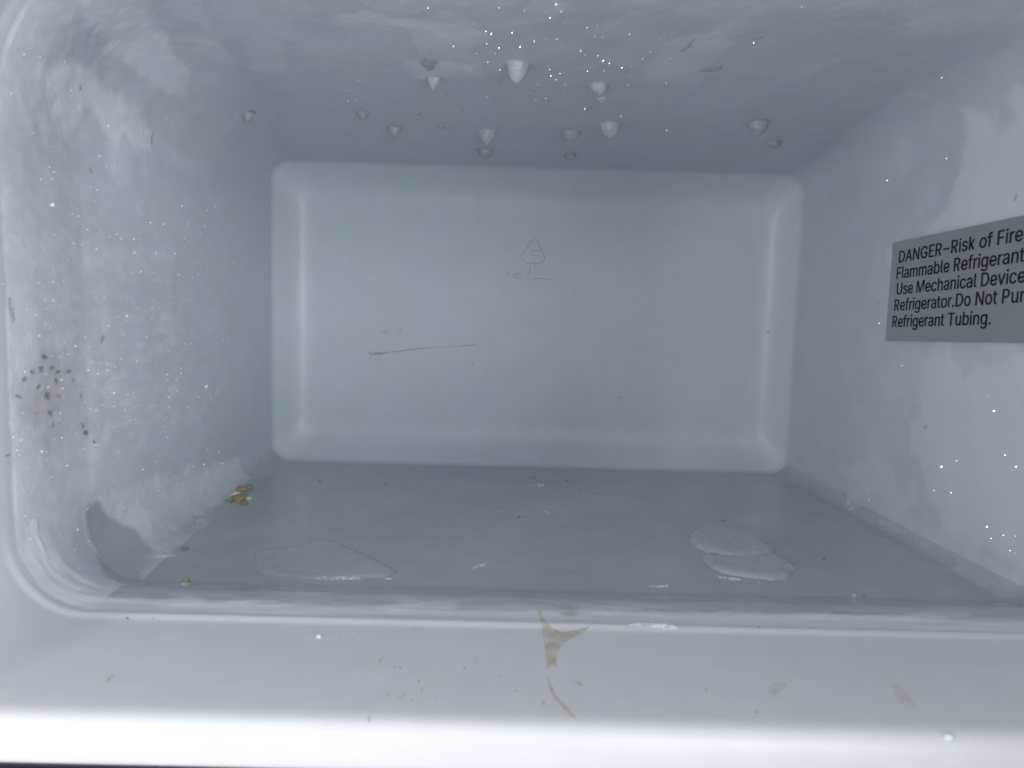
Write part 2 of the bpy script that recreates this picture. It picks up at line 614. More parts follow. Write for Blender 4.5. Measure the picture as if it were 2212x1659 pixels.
# a film of clear grey ice lies on the whole bottom behind the step
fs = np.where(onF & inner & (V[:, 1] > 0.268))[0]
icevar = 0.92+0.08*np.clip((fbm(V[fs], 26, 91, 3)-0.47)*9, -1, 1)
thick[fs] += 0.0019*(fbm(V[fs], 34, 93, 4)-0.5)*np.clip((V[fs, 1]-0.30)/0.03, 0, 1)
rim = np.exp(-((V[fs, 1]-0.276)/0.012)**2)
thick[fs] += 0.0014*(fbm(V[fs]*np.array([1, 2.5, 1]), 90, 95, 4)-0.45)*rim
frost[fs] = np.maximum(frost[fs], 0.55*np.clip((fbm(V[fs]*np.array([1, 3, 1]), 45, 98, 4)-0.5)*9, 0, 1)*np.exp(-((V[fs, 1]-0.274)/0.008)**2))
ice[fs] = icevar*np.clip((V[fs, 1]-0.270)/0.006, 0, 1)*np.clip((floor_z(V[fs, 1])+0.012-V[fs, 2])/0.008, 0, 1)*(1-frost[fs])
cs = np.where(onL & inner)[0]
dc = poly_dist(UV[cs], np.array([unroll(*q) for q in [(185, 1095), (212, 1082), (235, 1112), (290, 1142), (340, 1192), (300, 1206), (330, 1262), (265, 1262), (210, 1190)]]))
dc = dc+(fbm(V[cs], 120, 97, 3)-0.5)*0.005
ice[cs] = np.maximum(ice[cs], 0.85*np.clip(dc/0.003+0.5, 0, 1))  # shade of the recessed left corner painted as a dark crescent
# front rim and sill: same plastic, painted paler in place of light
front_lit = np.clip((0.292-V[:, 1]+0.012*(fbm(V, 60, 77, 2)-0.5))/np.where(onL & (V[:, 2] > -0.09), 0.05, 0.012), 0, 1)
V2 = V + NRM*thick[:, None]
G = V2.reshape(NR, NL, 3)
du = np.roll(G, -1, 1)-np.roll(G, 1, 1)
dv = np.gradient(G, axis=0)
N2 = np.cross(dv, du)
N2 /= np.linalg.norm(N2, axis=2, keepdims=True)+1e-12
N2 = N2.reshape(-1, 3)
N2 *= np.sign(np.sum(N2*NRM, 1))[:, None]

fridge = empty('freezer_compartment', (0.02, 0.28, -0.128))
tag(fridge, 'white plastic freezer compartment with rounded corners and frosted inner walls, seen from its open front', 'freezer')
bpy.context.view_layer.update()


def region(name, mask_cells, label=None, parent=fridge):
    """mask_cells: (NR-1, NL) boolean"""
    rr, cc = np.where(mask_cells)
    a = rr*NL+cc
    b = rr*NL+(cc+1) % NL
    c = (rr+1)*NL+(cc+1) % NL
    d = (rr+1)*NL+cc
    q = np.stack([a, d, c, b], 1)
    used, inv = np.unique(q, return_inverse=True)
    q = inv.reshape(-1, 4)
    vv = V2[used]
    me = bpy.data.meshes.new(name)
    me.vertices.add(len(vv))
    me.vertices.foreach_set('co', vv.astype(np.float32).ravel())
    me.loops.add(q.size)
    me.loops.foreach_set('vertex_index', q.astype(np.int32).ravel())
    me.polygons.add(len(q))
    me.polygons.foreach_set('loop_start', np.arange(0, q.size, 4, dtype=np.int32))
    me.polygons.foreach_set('loop_total', np.full(len(q), 4, np.int32))
    me.update(calc_edges=True)
    nn = N2[used]
    fn = np.zeros(len(q)*3, np.float32)
    me.polygons.foreach_get('normal', fn)
    if np.mean(np.sum(fn.reshape(-1, 3)*nn[q[:, 0]], 1)) < 0:
        me.flip_normals()
    me.polygons.foreach_set('use_smooth', np.ones(len(q), bool))
    for an, arr in (('frost', frost), ('grime', grime), ('ice', ice), ('front_lit', front_lit)):
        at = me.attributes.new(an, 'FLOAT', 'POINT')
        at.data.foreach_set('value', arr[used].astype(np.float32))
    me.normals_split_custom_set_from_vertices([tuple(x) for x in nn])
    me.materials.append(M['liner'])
    o = bpy.data.objects.new(name, me)
    COL.objects.link(o)
    o.parent = parent
    o.matrix_parent_inverse = parent.matrix_world.inverted()
    if label:
        o['label'] = label
    return o


cellside = np.tile(SIDE, (NR-1, 1))
ct = np.tile(TT, (NR-1, 1))
ri = np.repeat(np.arange(NR-1)[:, None], NL, 1)
IRIDGE = int(np.argmin(np.abs(ST[:, 0]-0.2590)+(np.arange(len(ST)) < 20)*9))
front = ri < IRIDGE
rear = ri >= NCREASE-1
midm = ~front & ~rear
bot = (cellside == 'B') | ((cellside == 'cB') & (ct < 0.5)) | ((cellside == 'cL') & (ct >= 0.5))
rgt = (cellside == 'R') | ((cellside == 'cB') & (ct >= 0.5)) | ((cellside == 'cR') & (ct < 0.5))
top = (cellside == 'T') | ((cellside == 'cR') & (ct >= 0.5)) | ((cellside == 'cT') & (ct < 0.5))
lft = ~(bot | rgt | top)
p_back = region('back_wall', rear)
region('floor', midm & bot)
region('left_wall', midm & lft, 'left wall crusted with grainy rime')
region('right_wall', midm & rgt)
region('ceiling', midm & top)
region('sill', front & bot)
region('front_frame', front & ~bot)


def box(name, x0, x1, y0, y1, z0, z1, mat, parent, bev=0.002):
    bm = bmesh.new()
    bmesh.ops.create_cube(bm, size=1)
    for v in bm.verts:
        v.co = ((x0+x1)/2+v.co.x*(x1-x0), (y0+y1)/2+v.co.y*(y1-y0), (z0+z1)/2+v.co.z*(z1-z0))
    bmesh.ops.bevel(bm, geom=bm.edges[:], offset=bev, segments=2, affect='EDGES')
    me = bpy.data.meshes.new(name)
    bm.to_mesh(me)
    bm.free()
    me.materials.append(mat)
    o = bpy.data.objects.new(name, me)
    COL.objects.link(o)
    o.parent = parent
    if parent:
        o.matrix_parent_inverse = parent.matrix_world.inverted()
    return o


box('door_gasket', -0.24, 0.28, 0.1990, 0.235, -0.190, -0.1284, M['gasket'], fridge)


# the cabinet front that the moulded mouth is set into
M['cabinet'] = simple('grey cabinet front', (0.45, 0.47, 0.49), 0.45, 0.4, noise=0.03, nscale=40)
box('cabinet_front', -0.30, -0.1745, 0.2036, 0.236, -0.1270, 0.1200, M['cabinet'], fridge, 0.001)
box('cabinet_front', 0.2337, 0.320, 0.2036, 0.236, -0.1270, 0.1200, M['cabinet'], fridge, 0.001)
box('cabinet_front', -0.30, 0.320, 0.2036, 0.236, 0.1205, 0.185, M['cabinet'], fridge, 0.001)

# ------------------------------------------------------------------ unseen open door, added at the right to block light
door = empty('shading_door', (0.292, 0.205, -0.02))
tag(door, 'unseen freezer door added at the right, darkened to grey for shade', 'door')
bpy.context.view_layer.update()
M['door_shade'] = simple('shading door grey', (0.20, 0.21, 0.22), 0.4, 0.5, noise=0.02, nscale=30)  # darker than the white of such a door, to deepen the shade
box('door_shell', 0.282, 0.322, -0.300, 0.190, -0.55, 0.20, M['door_shade'], door, 0.006)
box('inner_panel', 0.273, 0.2815, -0.275, 0.165, -0.52, 0.17, M['door_shade'], door, 0.004)
for (y0, y1, z0, z1) in ((-0.296, 0.186, 0.176, 0.190), (-0.296, 0.186, -0.546, -0.532)):
    box('seal_strip', 0.271, 0.2815, y0, y1, z0, z1, M['gasket'], door, 0.003)

# ------------------------------------------------------------------ thin films, low domes
def closest_on(poly, P):
    poly = np.array(poly, float)
    best = np.full(len(P), 1e9)
    out = P.copy()
    for i in range(len(poly)):
        a, b = poly[i], poly[(i+1) % len(poly)]
        ab = b-a
        t = np.clip(((P-a)@ab)/(ab@ab+1e-30), 0, 1)
        q = a+t[:, None]*ab
        d = np.hypot(*(P-q).T)
        m = d < best
        best[m] = d[m]
        out[m] = q[m]
    return out


def rounded(px, n=2):
    p = np.array(px, float)
    for _ in range(n):
        q = np.roll(p, -1, 0)
        p = np.stack([p*0.75+q*0.25, p*0.25+q*0.75], 1).reshape(-1, 2)
    return [tuple(v) for v in p]


def base_height(surf, a, b):
    """third coordinate of the real (iced) cavity surface for in-plane coordinates"""
    a, b = np.asarray(a, float), np.asarray(b, float)
    if surf == 'B':
        return np.full_like(a, YBACK)
    if surf == 'S':
        return floor_z(b)
    ys = a if surf in 'LR' else b
    ot = b if surf in 'LR' else a
    row = np.clip(np.interp(ys, ST[25:NCREASE, 0], np.arange(25, NCREASE)), 25, NCREASE-2)
    out = np.zeros(len(a))
    GG = V2.reshape(NR, NL, 3)
    cen_x, cen_z = 0.022, -0.012
    r0 = np.floor(row).astype(int)
    for r in np.unique(r0):
        m = r0 == r
        f = row[m]-r
        val = 0
        for k, w in ((r, 1-f), (r+1, f)):
            sec = GG[k]
            if surf in 'LR':
                h = sec[(sec[:, 0] < cen_x) == (surf == 'L')]
                o = np.argsort(h[:, 2])
                val = val+w*np.interp(ot[m], h[o, 2], h[o, 0])
            else:
                h = sec[(sec[:, 2] > cen_z) == (surf == 'C')]
                o = np.argsort(h[:, 0])
                val = val+w*np.interp(ot[m], h[o, 0], h[o, 2])
        out[m] = val
    return out


def grown(surf, a, b):
    return np.zeros(len(a))


SGN = {'L': 1, 'R': -1, 'C': -1, 'F': 1, 'S': 1, 'B': -1}


def to3d(surf, a, b, h):
    t = base_height(surf, a, b)+SGN[surf]*(h+grown(surf, a, b))
    if surf in 'LR':
        return np.stack([t, a, b], 1)
    if surf == 'B':
        return np.stack([a, t, b], 1)
    return np.stack([a, b, t], 1)


def film(name, polys, surf, mat, step=0.0006, lift=0.00025, H=0.0, R=0.004, nz=0.0, wob=0.0, seed=3, par=None, smooth_n=2):
    """a thin stain (H = 0) or a low dome of height H following the cavity surface inside the outline(s)"""
    if not isinstance(polys[0][0], (tuple, list)):
        polys = [polys]
    VV, FF = [], []
    for pl in polys:
        W_ = np.array(wall_poly(rounded(pl, smooth_n), surf))
        if wob:
            Q = np.stack([W_[:, 0], W_[:, 1], np.zeros(len(W_))], 1)
            W_ = W_ + wob*2*np.stack([fbm(Q, 300, seed)-0.5, fbm(Q, 300, seed+5)-0.5], 1)
        lo, hi = W_.min(0)-2*step, W_.max(0)+2*step
        nx = int(np.ceil((hi[0]-lo[0])/step))+1
        ny = int(np.ceil((hi[1]-lo[1])/step))+1
        gx, gy = np.meshgrid(lo[0]+step*np.arange(nx), lo[1]+step*np.arange(ny))
        P_ = np.stack([gx.ravel(), gy.ravel()], 1)
        d = poly_dist(P_, W_)
        ins = (d > 0).reshape(ny, nx)
        cell = ins[:-1, :-1] | ins[1:, :-1] | ins[:-1, 1:] | ins[1:, 1:]
        P_[d <= 0] = closest_on(W_, P_[d <= 0])
        d = np.maximum(d, 0)
        h = np.full(len(P_), lift)
        if H:
            s_ = np.clip(d/R, 0, 1)
            h = -0.0006 + (H+0.0006)*np.sqrt(1-(1-s_)**2)
            if nz:
                Q = np.stack([P_[:, 0], P_[:, 1], np.full(len(P_), seed*0.1)], 1)
                h = h + (fbm(Q, 220, seed, 3)-0.5)*nz*s_
        X3 = to3d(surf, P_[:, 0], P_[:, 1], h)
        r_, c_ = np.where(cell)
        q = np.stack([r_*nx+c_, r_*nx+c_+1, (r_+1)*nx+c_+1, (r_+1)*nx+c_], 1)
        used, inv = np.unique(q, return_inverse=True)
        q = inv.reshape(-1, 4)
        off = sum(len(v) for v in VV)
        VV.append(X3[used])
        FF.append(q+off)
    vv = np.concatenate(VV)
    ff = np.concatenate(FF)
    o = np.array([0., 0, 0])
    c = vv.mean(0) if par is None else o
    ob = mesh_obj(name, vv-c, ff.tolist(), mat)
    me = ob.data
    nsum = np.mean([p.normal[{'L': 0, 'R': 0, 'B': 1}.get(surf, 2)] for p in me.polygons])
    if nsum*SGN[surf] < 0:
        me.flip_normals()
    ob.location = c
    if par is not None:
        ob.parent = par
        ob.matrix_parent_inverse = par.matrix_world.inverted()
    return ob


# ---- dried drip on the sill
M['drip'] = stain('dried yellow drip', (0.50, 0.48, 0.22), 0.08, 0.46, 200)
drip = empty('dried_drip', hit(1190, 1400, 'S'))
tag(drip, 'pale olive dried drip running over the front edge and down the sill', 'stain')
bpy.context.view_layer.update()


def c4(X, Y): return (737+X/3.0, 1106+Y/3.0)


film('blotch', [c4(*p) for p in [(1262, 605), (1298, 638), (1312, 690), (1335, 725), (1375, 762), (1430, 783), (1500, 772), (1560, 755), (1622, 738),
     (1560, 795), (1480, 828), (1420, 870), (1398, 920), (1392, 965), (1398, 1012), (1380, 1000), (1362, 985), (1347, 1002), (1334, 1040),
     (1328, 980), (1322, 900), (1310, 830), (1300, 750), (1285, 690)]], 'S', M['drip'], step=0.0004, par=drip, smooth_n=1, wob=0.0003)
film('streak', [c4(*p) for p in [(1333, 1066), (1350, 1066), (1362, 1130), (1390, 1190), (1425, 1225), (1475, 1280), (1540, 1358), (1500, 1338),
     (1445, 1285), (1400, 1235), (1365, 1190), (1345, 1130)]], 'S', M['drip'], step=0.0004, par=drip, smooth_n=1, wob=0.0003)

M['tan'] = stain('faint tan stain', (0.45, 0.41, 0.30), 0.0, 0.20, 300)
M['pink'] = stain('faint brown smear', (0.42, 0.33, 0.30), 0.02, 0.34, 300)
for nm, pl, mt, lb in (
        ('tan_stain', [(1665, 1480), (1685, 1474), (1698, 1477), (1695, 1488), (1685, 1496), (1682, 1508), (1668, 1505), (1655, 1497)], 'tan', 'small squarish tan stain on the right half of the sill'),
        ('tan_stain', [(1925, 1478), (1942, 1480), (1962, 1505), (1982, 1528), (1970, 1538), (1945, 1520), (1930, 1498)], 'tan', 'faint elongated tan stain on the sill near the right edge'),
        ('brown_smear', [(1205, 1327), (1230, 1320), (1255, 1322), (1250, 1331), (1215, 1334)], 'pink', 'faint brown smear on the front ridge right of the olive drip'),
        ('brown_smear', [(1238, 1466), (1252, 1474), (1262, 1484), (1248, 1480)], 'pink', 'tiny brown smear beside the lower streak of the drip'),
        ('yellow_smear', [(350, 1187), (375, 1179), (405, 1177), (418, 1180), (412, 1190), (398, 1194), (370, 1190)], 'tan', 'yellowish smear on the floor at the foot of the rime bank')):
    surf = 'F' if nm == 'yellow_smear' else 'S'
    tag(film(nm, pl, surf, M[mt], wob=0.0008, seed=len(lb)), lb, 'stain')

# ---- scuffs and specks
M['dark'] = stain('dark dirt', (0.10, 0.095, 0.10), 0.22, 0.60, 900)
M['scuff'] = stain('grey scuff', (0.20, 0.20, 0.20), 0.0, 0.40, 900)
M['ghost'] = stain('ghost of a scribble', (0.22, 0.25, 0.28), 0.0, 0.16, 700)
M['maroon'] = stain('dark red dirt', (0.13, 0.07, 0.075), 0.0, 0.62, 1100)


def blot(px, py, w, h, rot=0.0, n=7):
    pts = []
    for k in range(n):
        a = 2*math.pi*k/n
        r = 0.5*random.uniform(0.45, 1.25)
        x, y = r*w*math.cos(a), r*h*math.sin(a)
        pts.append((px+x*math.cos(rot)-y*math.sin(rot), py+x*math.sin(rot)+y*math.cos(rot)))
    return pts


for (px, py, w, h, r, mt, lb) in (
        (237, 1466, 42, 9, -0.85, 'scuff', 'slanting grey scuff on the left part of the sill'),
        (822, 1430, 34, 5, -1.05, 'scuff', 'thin slanting scuff in the middle of the sill'),
        (798, 1556, 8, 20, -0.4, 'scuff', 'short bluish scuff on the bright front lip'),
        (942, 1512, 5, 16, 0.5, 'scuff', 'short upright scuff right of the speckled patch on the sill')):
    tag(film('scuff_mark', blot(px, py, w, h, r), 'S', M[mt], step=0.0004, wob=0.0003), lb, 'scuff', 'scuffs on the sill')

dup_label = 'tiny dark dirt speck on the pale sill'
for (px, py, w) in ((1115, 1493, 7), (1525, 1491, 7), (1640, 1356, 5), (852, 1443, 5), (865, 1443, 6), (905, 1474, 6), (912, 1491, 9), (924, 1489, 5),
                    (865, 1508, 6), (889, 1514, 5), (872, 1503, 5), (840, 1502, 6), (275, 1337, 8), (330, 1337, 6), (735, 1370, 5), (764, 1379, 5),
                    (1031, 1431, 5), (1081, 1462, 5), (1003, 1446, 6), (895, 1362, 4), (1175, 1520, 12), (934, 1477, 5), (1635, 1540, 6)):
    lab = {(1115, 1493): 'dark speck on the sill just left of the lower streak of the drip', (1525, 1491): 'lone dark speck on the sill between the drip and the square tan stain',
           (1640, 1356): 'tiny black speck under the front ridge right of the long frost sliver', (275, 1337): 'dark speck just under the front ridge at the far left of the sill',
           (330, 1337): 'second dark speck from the left just under the front ridge', (1031, 1431): 'small dark speck on the sill midway between the slanting scuff and the drip',
           (1175, 1520): 'grey smudge on the sill just left of the lower streak of the drip', (1635, 1540): 'tiny speck on the sill below the square tan stain',
           (735, 1370): 'tiny dark speck on the sill right of the white crumb', (912, 1491): 'largest grey smudge within the speckled patch of the sill'}.get((px, py), dup_label)
    tag(film('dirt_speck', blot(px, py, w, w*0.8), 'S', M['scuff' if w > 8 else 'dark'], step=0.0003), lab, 'dirt speck', 'dirt specks scattered over the sill')

for (px, py, w, h, r, mt) in (
        (95, 773, 12, 14, 0.6, 'dark'), (85, 796, 14, 14, 0, 'maroon'), (66, 805, 8, 16, 0.3, 'maroon'), (50, 820, 8, 12, 0, 'maroon'), (110, 795, 8, 9, 0, 'maroon'),
        (123, 803, 8, 8, 0, 'dark'), (145, 803, 12, 13, 0, 'maroon'), (120, 822, 9, 12, 0, 'maroon'), (156, 822, 7, 10, 0, 'scuff'), (78, 838, 12, 10, 0, 'maroon'),
        (38, 855, 12, 8, 0.6, 'maroon'), (100, 856, 8, 14, -0.3, 'maroon'), (125, 857, 9, 14, 0, 'scuff'), (172, 852, 5, 14, 0, 'maroon'),
        (108, 893, 9, 24, 0.1, 'maroon'), (112, 918, 7, 18, 0, 'maroon'), (78, 893, 7, 8, 0, 'maroon'),
        (177, 920, 7, 16, -0.4, 'dark'), (183, 934, 6, 14, -0.4, 'dark'), (202, 955, 6, 12, -0.4, 'dark'), (14, 984, 12, 5, -0.3, 'dark')):
    lab = {(95, 773): 'topmost dark speck of the dirty cluster on the left wall', (85, 796): 'broad brown speck near the top of the dirty cluster on the left wall',
           (14, 984): 'lone grey speck at the front rim of the left wall', (177, 920): 'upper of the slanting dark dashes on the left wall',
           (183, 934): 'middle one of the slanting dark dashes on the left wall', (202, 955): 'lowest of the slanting dark dashes on the left wall',
           (108, 893): 'long upright reddish speck low in the dirty cluster on the left wall', (38, 855): 'leftmost speck of the dirty cluster on the left wall',
           (172, 852): 'rightmost thin speck of the dirty cluster on the left wall'}.get((px, py), 'small reddish dirt speck inside the dirty cluster on the left wall')
    tag(film('dirt_speck', blot(px, py, w*random.uniform(0.8, 1.7), h*random.uniform(0.8, 1.6), r, 9), 'L', M[mt], step=0.0003, wob=0.0011, lift=0.0006), lab, 'dirt speck', 'dirt specks clustered on the left wall')

for (px, py, w, h, r, lb) in (
        (174, 190, 8, 22, 0.0, 'small upright dark mark within the pale rime at the upper left'),
        (327, 305, 8, 50, 0.05, 'tall thin dark mark where the rime ends on the upper left wall'),
        (195, 368, 7, 18, -0.5, 'short slanting dark mark below the pale rime of the left wall'),
        (221, 731, 10, 22, 0.2, 'smudged dark mark in the middle of the left wall'),
        (24, 668, 14, 62, -0.1, 'long grey smudge at the front rim of the left wall')):
    tag(film('scuff_mark', blot(px, py, w, h, r, 9), 'L', M['scuff'], step=0.0004, wob=0.0005), lb, 'scuff', 'dark marks on the left wall')

for (px, py, w, h, r, mt, lb) in (
        (1225, 1040, 14, 5, 0.25, 'maroon', 'dark red fleck on the floor near the rear wall'),
        (1152, 1032, 6, 4, 0, 'dark', 'tiny black fleck at the rear of the floor'),
        (1252, 1062, 6, 4, 0, 'dark', 'tiny dark fleck right of the dark red one'),
        (1121, 1117, 9, 6, 0, 'dark', 'dark fleck on the middle of the floor left of the tan flake'),
        (690, 1040, 9, 5, 0, 'dark', 'dark fleck at the left rear of the floor'),
        (830, 1048, 16, 5, -0.4, 'scuff', 'smudged dark fleck at the rear of the floor left of centre'),
        (1562, 1126, 14, 5, 0.1, 'maroon', 'dark fleck just behind the oval ice sheet'),
        (1780, 1208, 6, 8, 0.3, 'maroon', 'reddish fleck right of the oval ice sheet'),
        (1866, 1287, 5, 5, 0.0, 'dark', 'black fleck at the foot of the right wall'),
        (1285, 1066, 9, 4, 0.0, 'scuff', 'greyish fleck at the rear of the floor right of centre')):
    tag(film('dirt_fleck', blot(px, py, w, h, r), 'F', M[mt], step=0.0004), lb, 'dirt speck', 'flecks on the freezer floor')

for (px, py, w, h, r, lb) in ((1655, 716, 20, 7, -0.3, 'grey smudge on the right rounded edge of the rear wall'),
                              (1021, 787, 9, 6, 0, 'faint grey speck below the blue pen line'),
                              (832, 716, 22, 9, -0.5, 'faint grey scribble above the left end of the blue pen line'),
                              (866, 713, 12, 12, 0.4, 'second faint grey scribble above the blue pen line'),
                              (1402, 970, 6, 5, 0, 'grey speck at the lower edge of the rear wall'),
                              (1338, 858, 7, 4, 0.3, 'small grey speck low on the right half of the rear wall')):
    lift = 0.0006 if py != 716 else 0.004
    tag(film('smudge', blot(px, py, w, h, r), 'B', M['ghost' if 'scribble' in lb else 'scuff'], step=0.0005, lift=lift), lb, 'smudge')
for (px, py, w, h, r, lb) in ((1902, 652, 5, 6, 0, 'tiny dark speck left of the warning sticker'), (1862, 868, 6, 6, 0, 'tiny grey speck below the warning sticker'),
                              (2003, 922, 10, 14, 0.3, 'soft grey speck on the lower right wall'), (2196, 428, 10, 26, 0.3, 'grey scuff above the warning sticker')):
    tag(film('smudge', blot(px, py, w, h, r), 'R', M['scuff'], step=0.0004, lift=0.0008), lb, 'smudge')

# ---- pen line on the rear wall
M['pen'] = stain('blue grey pen ink', (0.13, 0.27, 0.36), 0.08, 0.42, 700)


def seg(x0, y0, x1, y1, w0, w1):
    return [(x0, y0-w0), (x1, y1-w1), (x1, y1+w1), (x0, y0+w0)]


tag(film('pen_mark', [seg(797, 760, 803, 768, 4, 1.5), seg(802, 765, 836, 762, 3, 2.6), seg(834, 761.5, 880, 756.5, 1.2, 1.3), seg(876, 756, 938, 750, 1.5, 1.0),
                      seg(936, 750, 972, 748.5, 0.7, 0.6), seg(970, 748.5, 1000, 747, 0.5, 0.6), seg(992, 747.5, 1031, 744.5, 1.0, 1.2)], 'B', M['pen'], step=0.0004, smooth_n=1, wob=0.0002, lift=0.0006),
    'broken blue pen line slanting across the lower left of the rear wall', 'pen mark')

# ---- moulded tree emblem on the rear wall
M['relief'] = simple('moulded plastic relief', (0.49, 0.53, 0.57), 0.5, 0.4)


def tube_path(bm, pts, r):
    prev = None
    n = 6
    for i, p in enumerate(pts):
        a = pts[max(0, i-1)]
        b = pts[min(len(pts)-1, i+1)]
        t = (b-a).normalized()
        u = t.cross(Vector((0, 1, 0))).normalized()
        w = Vector((0, 1, 0))
        ring = [bm.verts.new(p+u*r*math.cos(2*math.pi*k/n)+w*r*0.7*math.sin(2*math.pi*k/n)) for k in range(n)]
        if prev:
            for k in range(n):
                bm.faces.new((prev[k], prev[(k+1) % n], ring[(k+1) % n], ring[k]))
        prev = ring


def em(X, Y): return hit(1042.3+X*0.0992, 482.8+Y*0.0992, 'B')


bm = bmesh.new()
for path, rr in (
        ([(905, 575), (955, 555), (985, 490), (1040, 430), (1065, 385), (1130, 318), (1195, 365), (1225, 440), (1255, 520), (1330, 560)], 0.00030),
        ([(905, 575), (885, 620), (850, 680), (858, 760), (890, 820), (940, 852), (1000, 866), (1080, 862), (1150, 868), (1230, 862), (1300, 855), (1345, 800), (1352, 730), (1320, 650), (1290, 610), (1260, 530)], 0.00030),
        ([(1085, 440), (1130, 405), (1165, 410)], 0.00030), ([(1200, 385), (1205, 430)], 0.00030),
        ([(1040, 520), (1050, 590), (1100, 585), (1190, 605), (1250, 580)], 0.00030), ([(1045, 675), (1110, 680), (1205, 708)], 0.00024),
        ([(920, 730), (930, 760)], 0.00030),
        ([(1045, 900), (1048, 950), (1028, 1040), (1000, 1080), (975, 1130), (985, 1175)], 0.00034), ([(1155, 870), (1140, 950), (1130, 1010)], 0.00030),
        ([(1070, 1190), (1200, 1195), (1300, 1200), (1400, 1210), (1480, 1222)], 0.00036), ([(690, 1190), (760, 1188), (840, 1196)], 0.00036),
        ([(660, 1150), (700, 1100), (730, 1070), (760, 1110), (800, 1080), (840, 1120)], 0.00030), ([(680, 1140), (740, 1130), (800, 1140)], 0.00030),
        ([(540, 1090), (580, 1118), (530, 1145)], 0.00034)):
    tube_path(bm, [em(*p) for p in path], rr)
me = bpy.data.meshes.new('tree_emblem')
bm.to_mesh(me)
bm.free()
me.polygons.foreach_set('use_smooth', [True]*len(me.polygons))
me.materials.append(M['relief'])
emb = bpy.data.objects.new('tree_emblem', me)
COL.objects.link(emb)
emb.parent = p_back
emb.matrix_parent_inverse = p_back.matrix_world.inverted()
emb['label'] = 'small moulded outline of a tree with marks beneath it'

# ---- warning sticker on the right wall
M['sticker'] = simple('silver foil sticker', (0.40, 0.42, 0.43), 0.30, 0.5, noise=0.05, nscale=60)
M['sticker'].node_tree.nodes['Principled BSDF'].inputs['Metallic'].default_value = 0.45
M['ink'] = simple('black print', (0.012, 0.012, 0.018), 0.5, 0.3)
stk = empty('warning_sticker', hit(2060, 610, 'R'))
tag(stk, 'grey foil warning sticker with black printed text on the right wall', 'sticker')
bpy.context.view_layer.update()


def on_r(y, z, lift):
    return Vector((xr(y)-0.12*float(side_off(y))-lift, y, z))


TL, TR, BL = (0.4588, 0.0413), (0.2665, 0.0478), (0.4588, -0.0160)
nn = 24
vs, fs_ = [], []
for lift in (0.0016, 0.0012):
    for k in range(nn+1):
        t = k/nn
        y = TL[0]+(TR[0]-TL[0])*t
        zt_ = TL[1]+(TR[1]-TL[1])*t
        vs.append(on_r(y, zt_, lift))
        vs.append(on_r(y, zt_-(TL[1]-BL[1])+0.0012*t, lift))
m2 = 2*(nn+1)
for k in range(nn):
    a = 2*k
    fs_.append((a, a+1, a+3, a+2))
    fs_.append((a, a+2, m2+a+2, m2+a))
    fs_.append((a+1, m2+a+1, m2+a+3, a+3))
fs_ += [(0, m2, m2+1, 1), (2*nn, 2*nn+1, m2+2*nn+1, m2+2*nn)]
so = mesh_obj('backing', vs, fs_, M['sticker'], smooth=False)
so.parent = stk
so.matrix_parent_inverse = stk.matrix_world.inverted()
if np.mean([p.normal.x for p in so.data.polygons if abs(p.normal.x) > 0.9]) > 0:
    so.data.flip_normals()


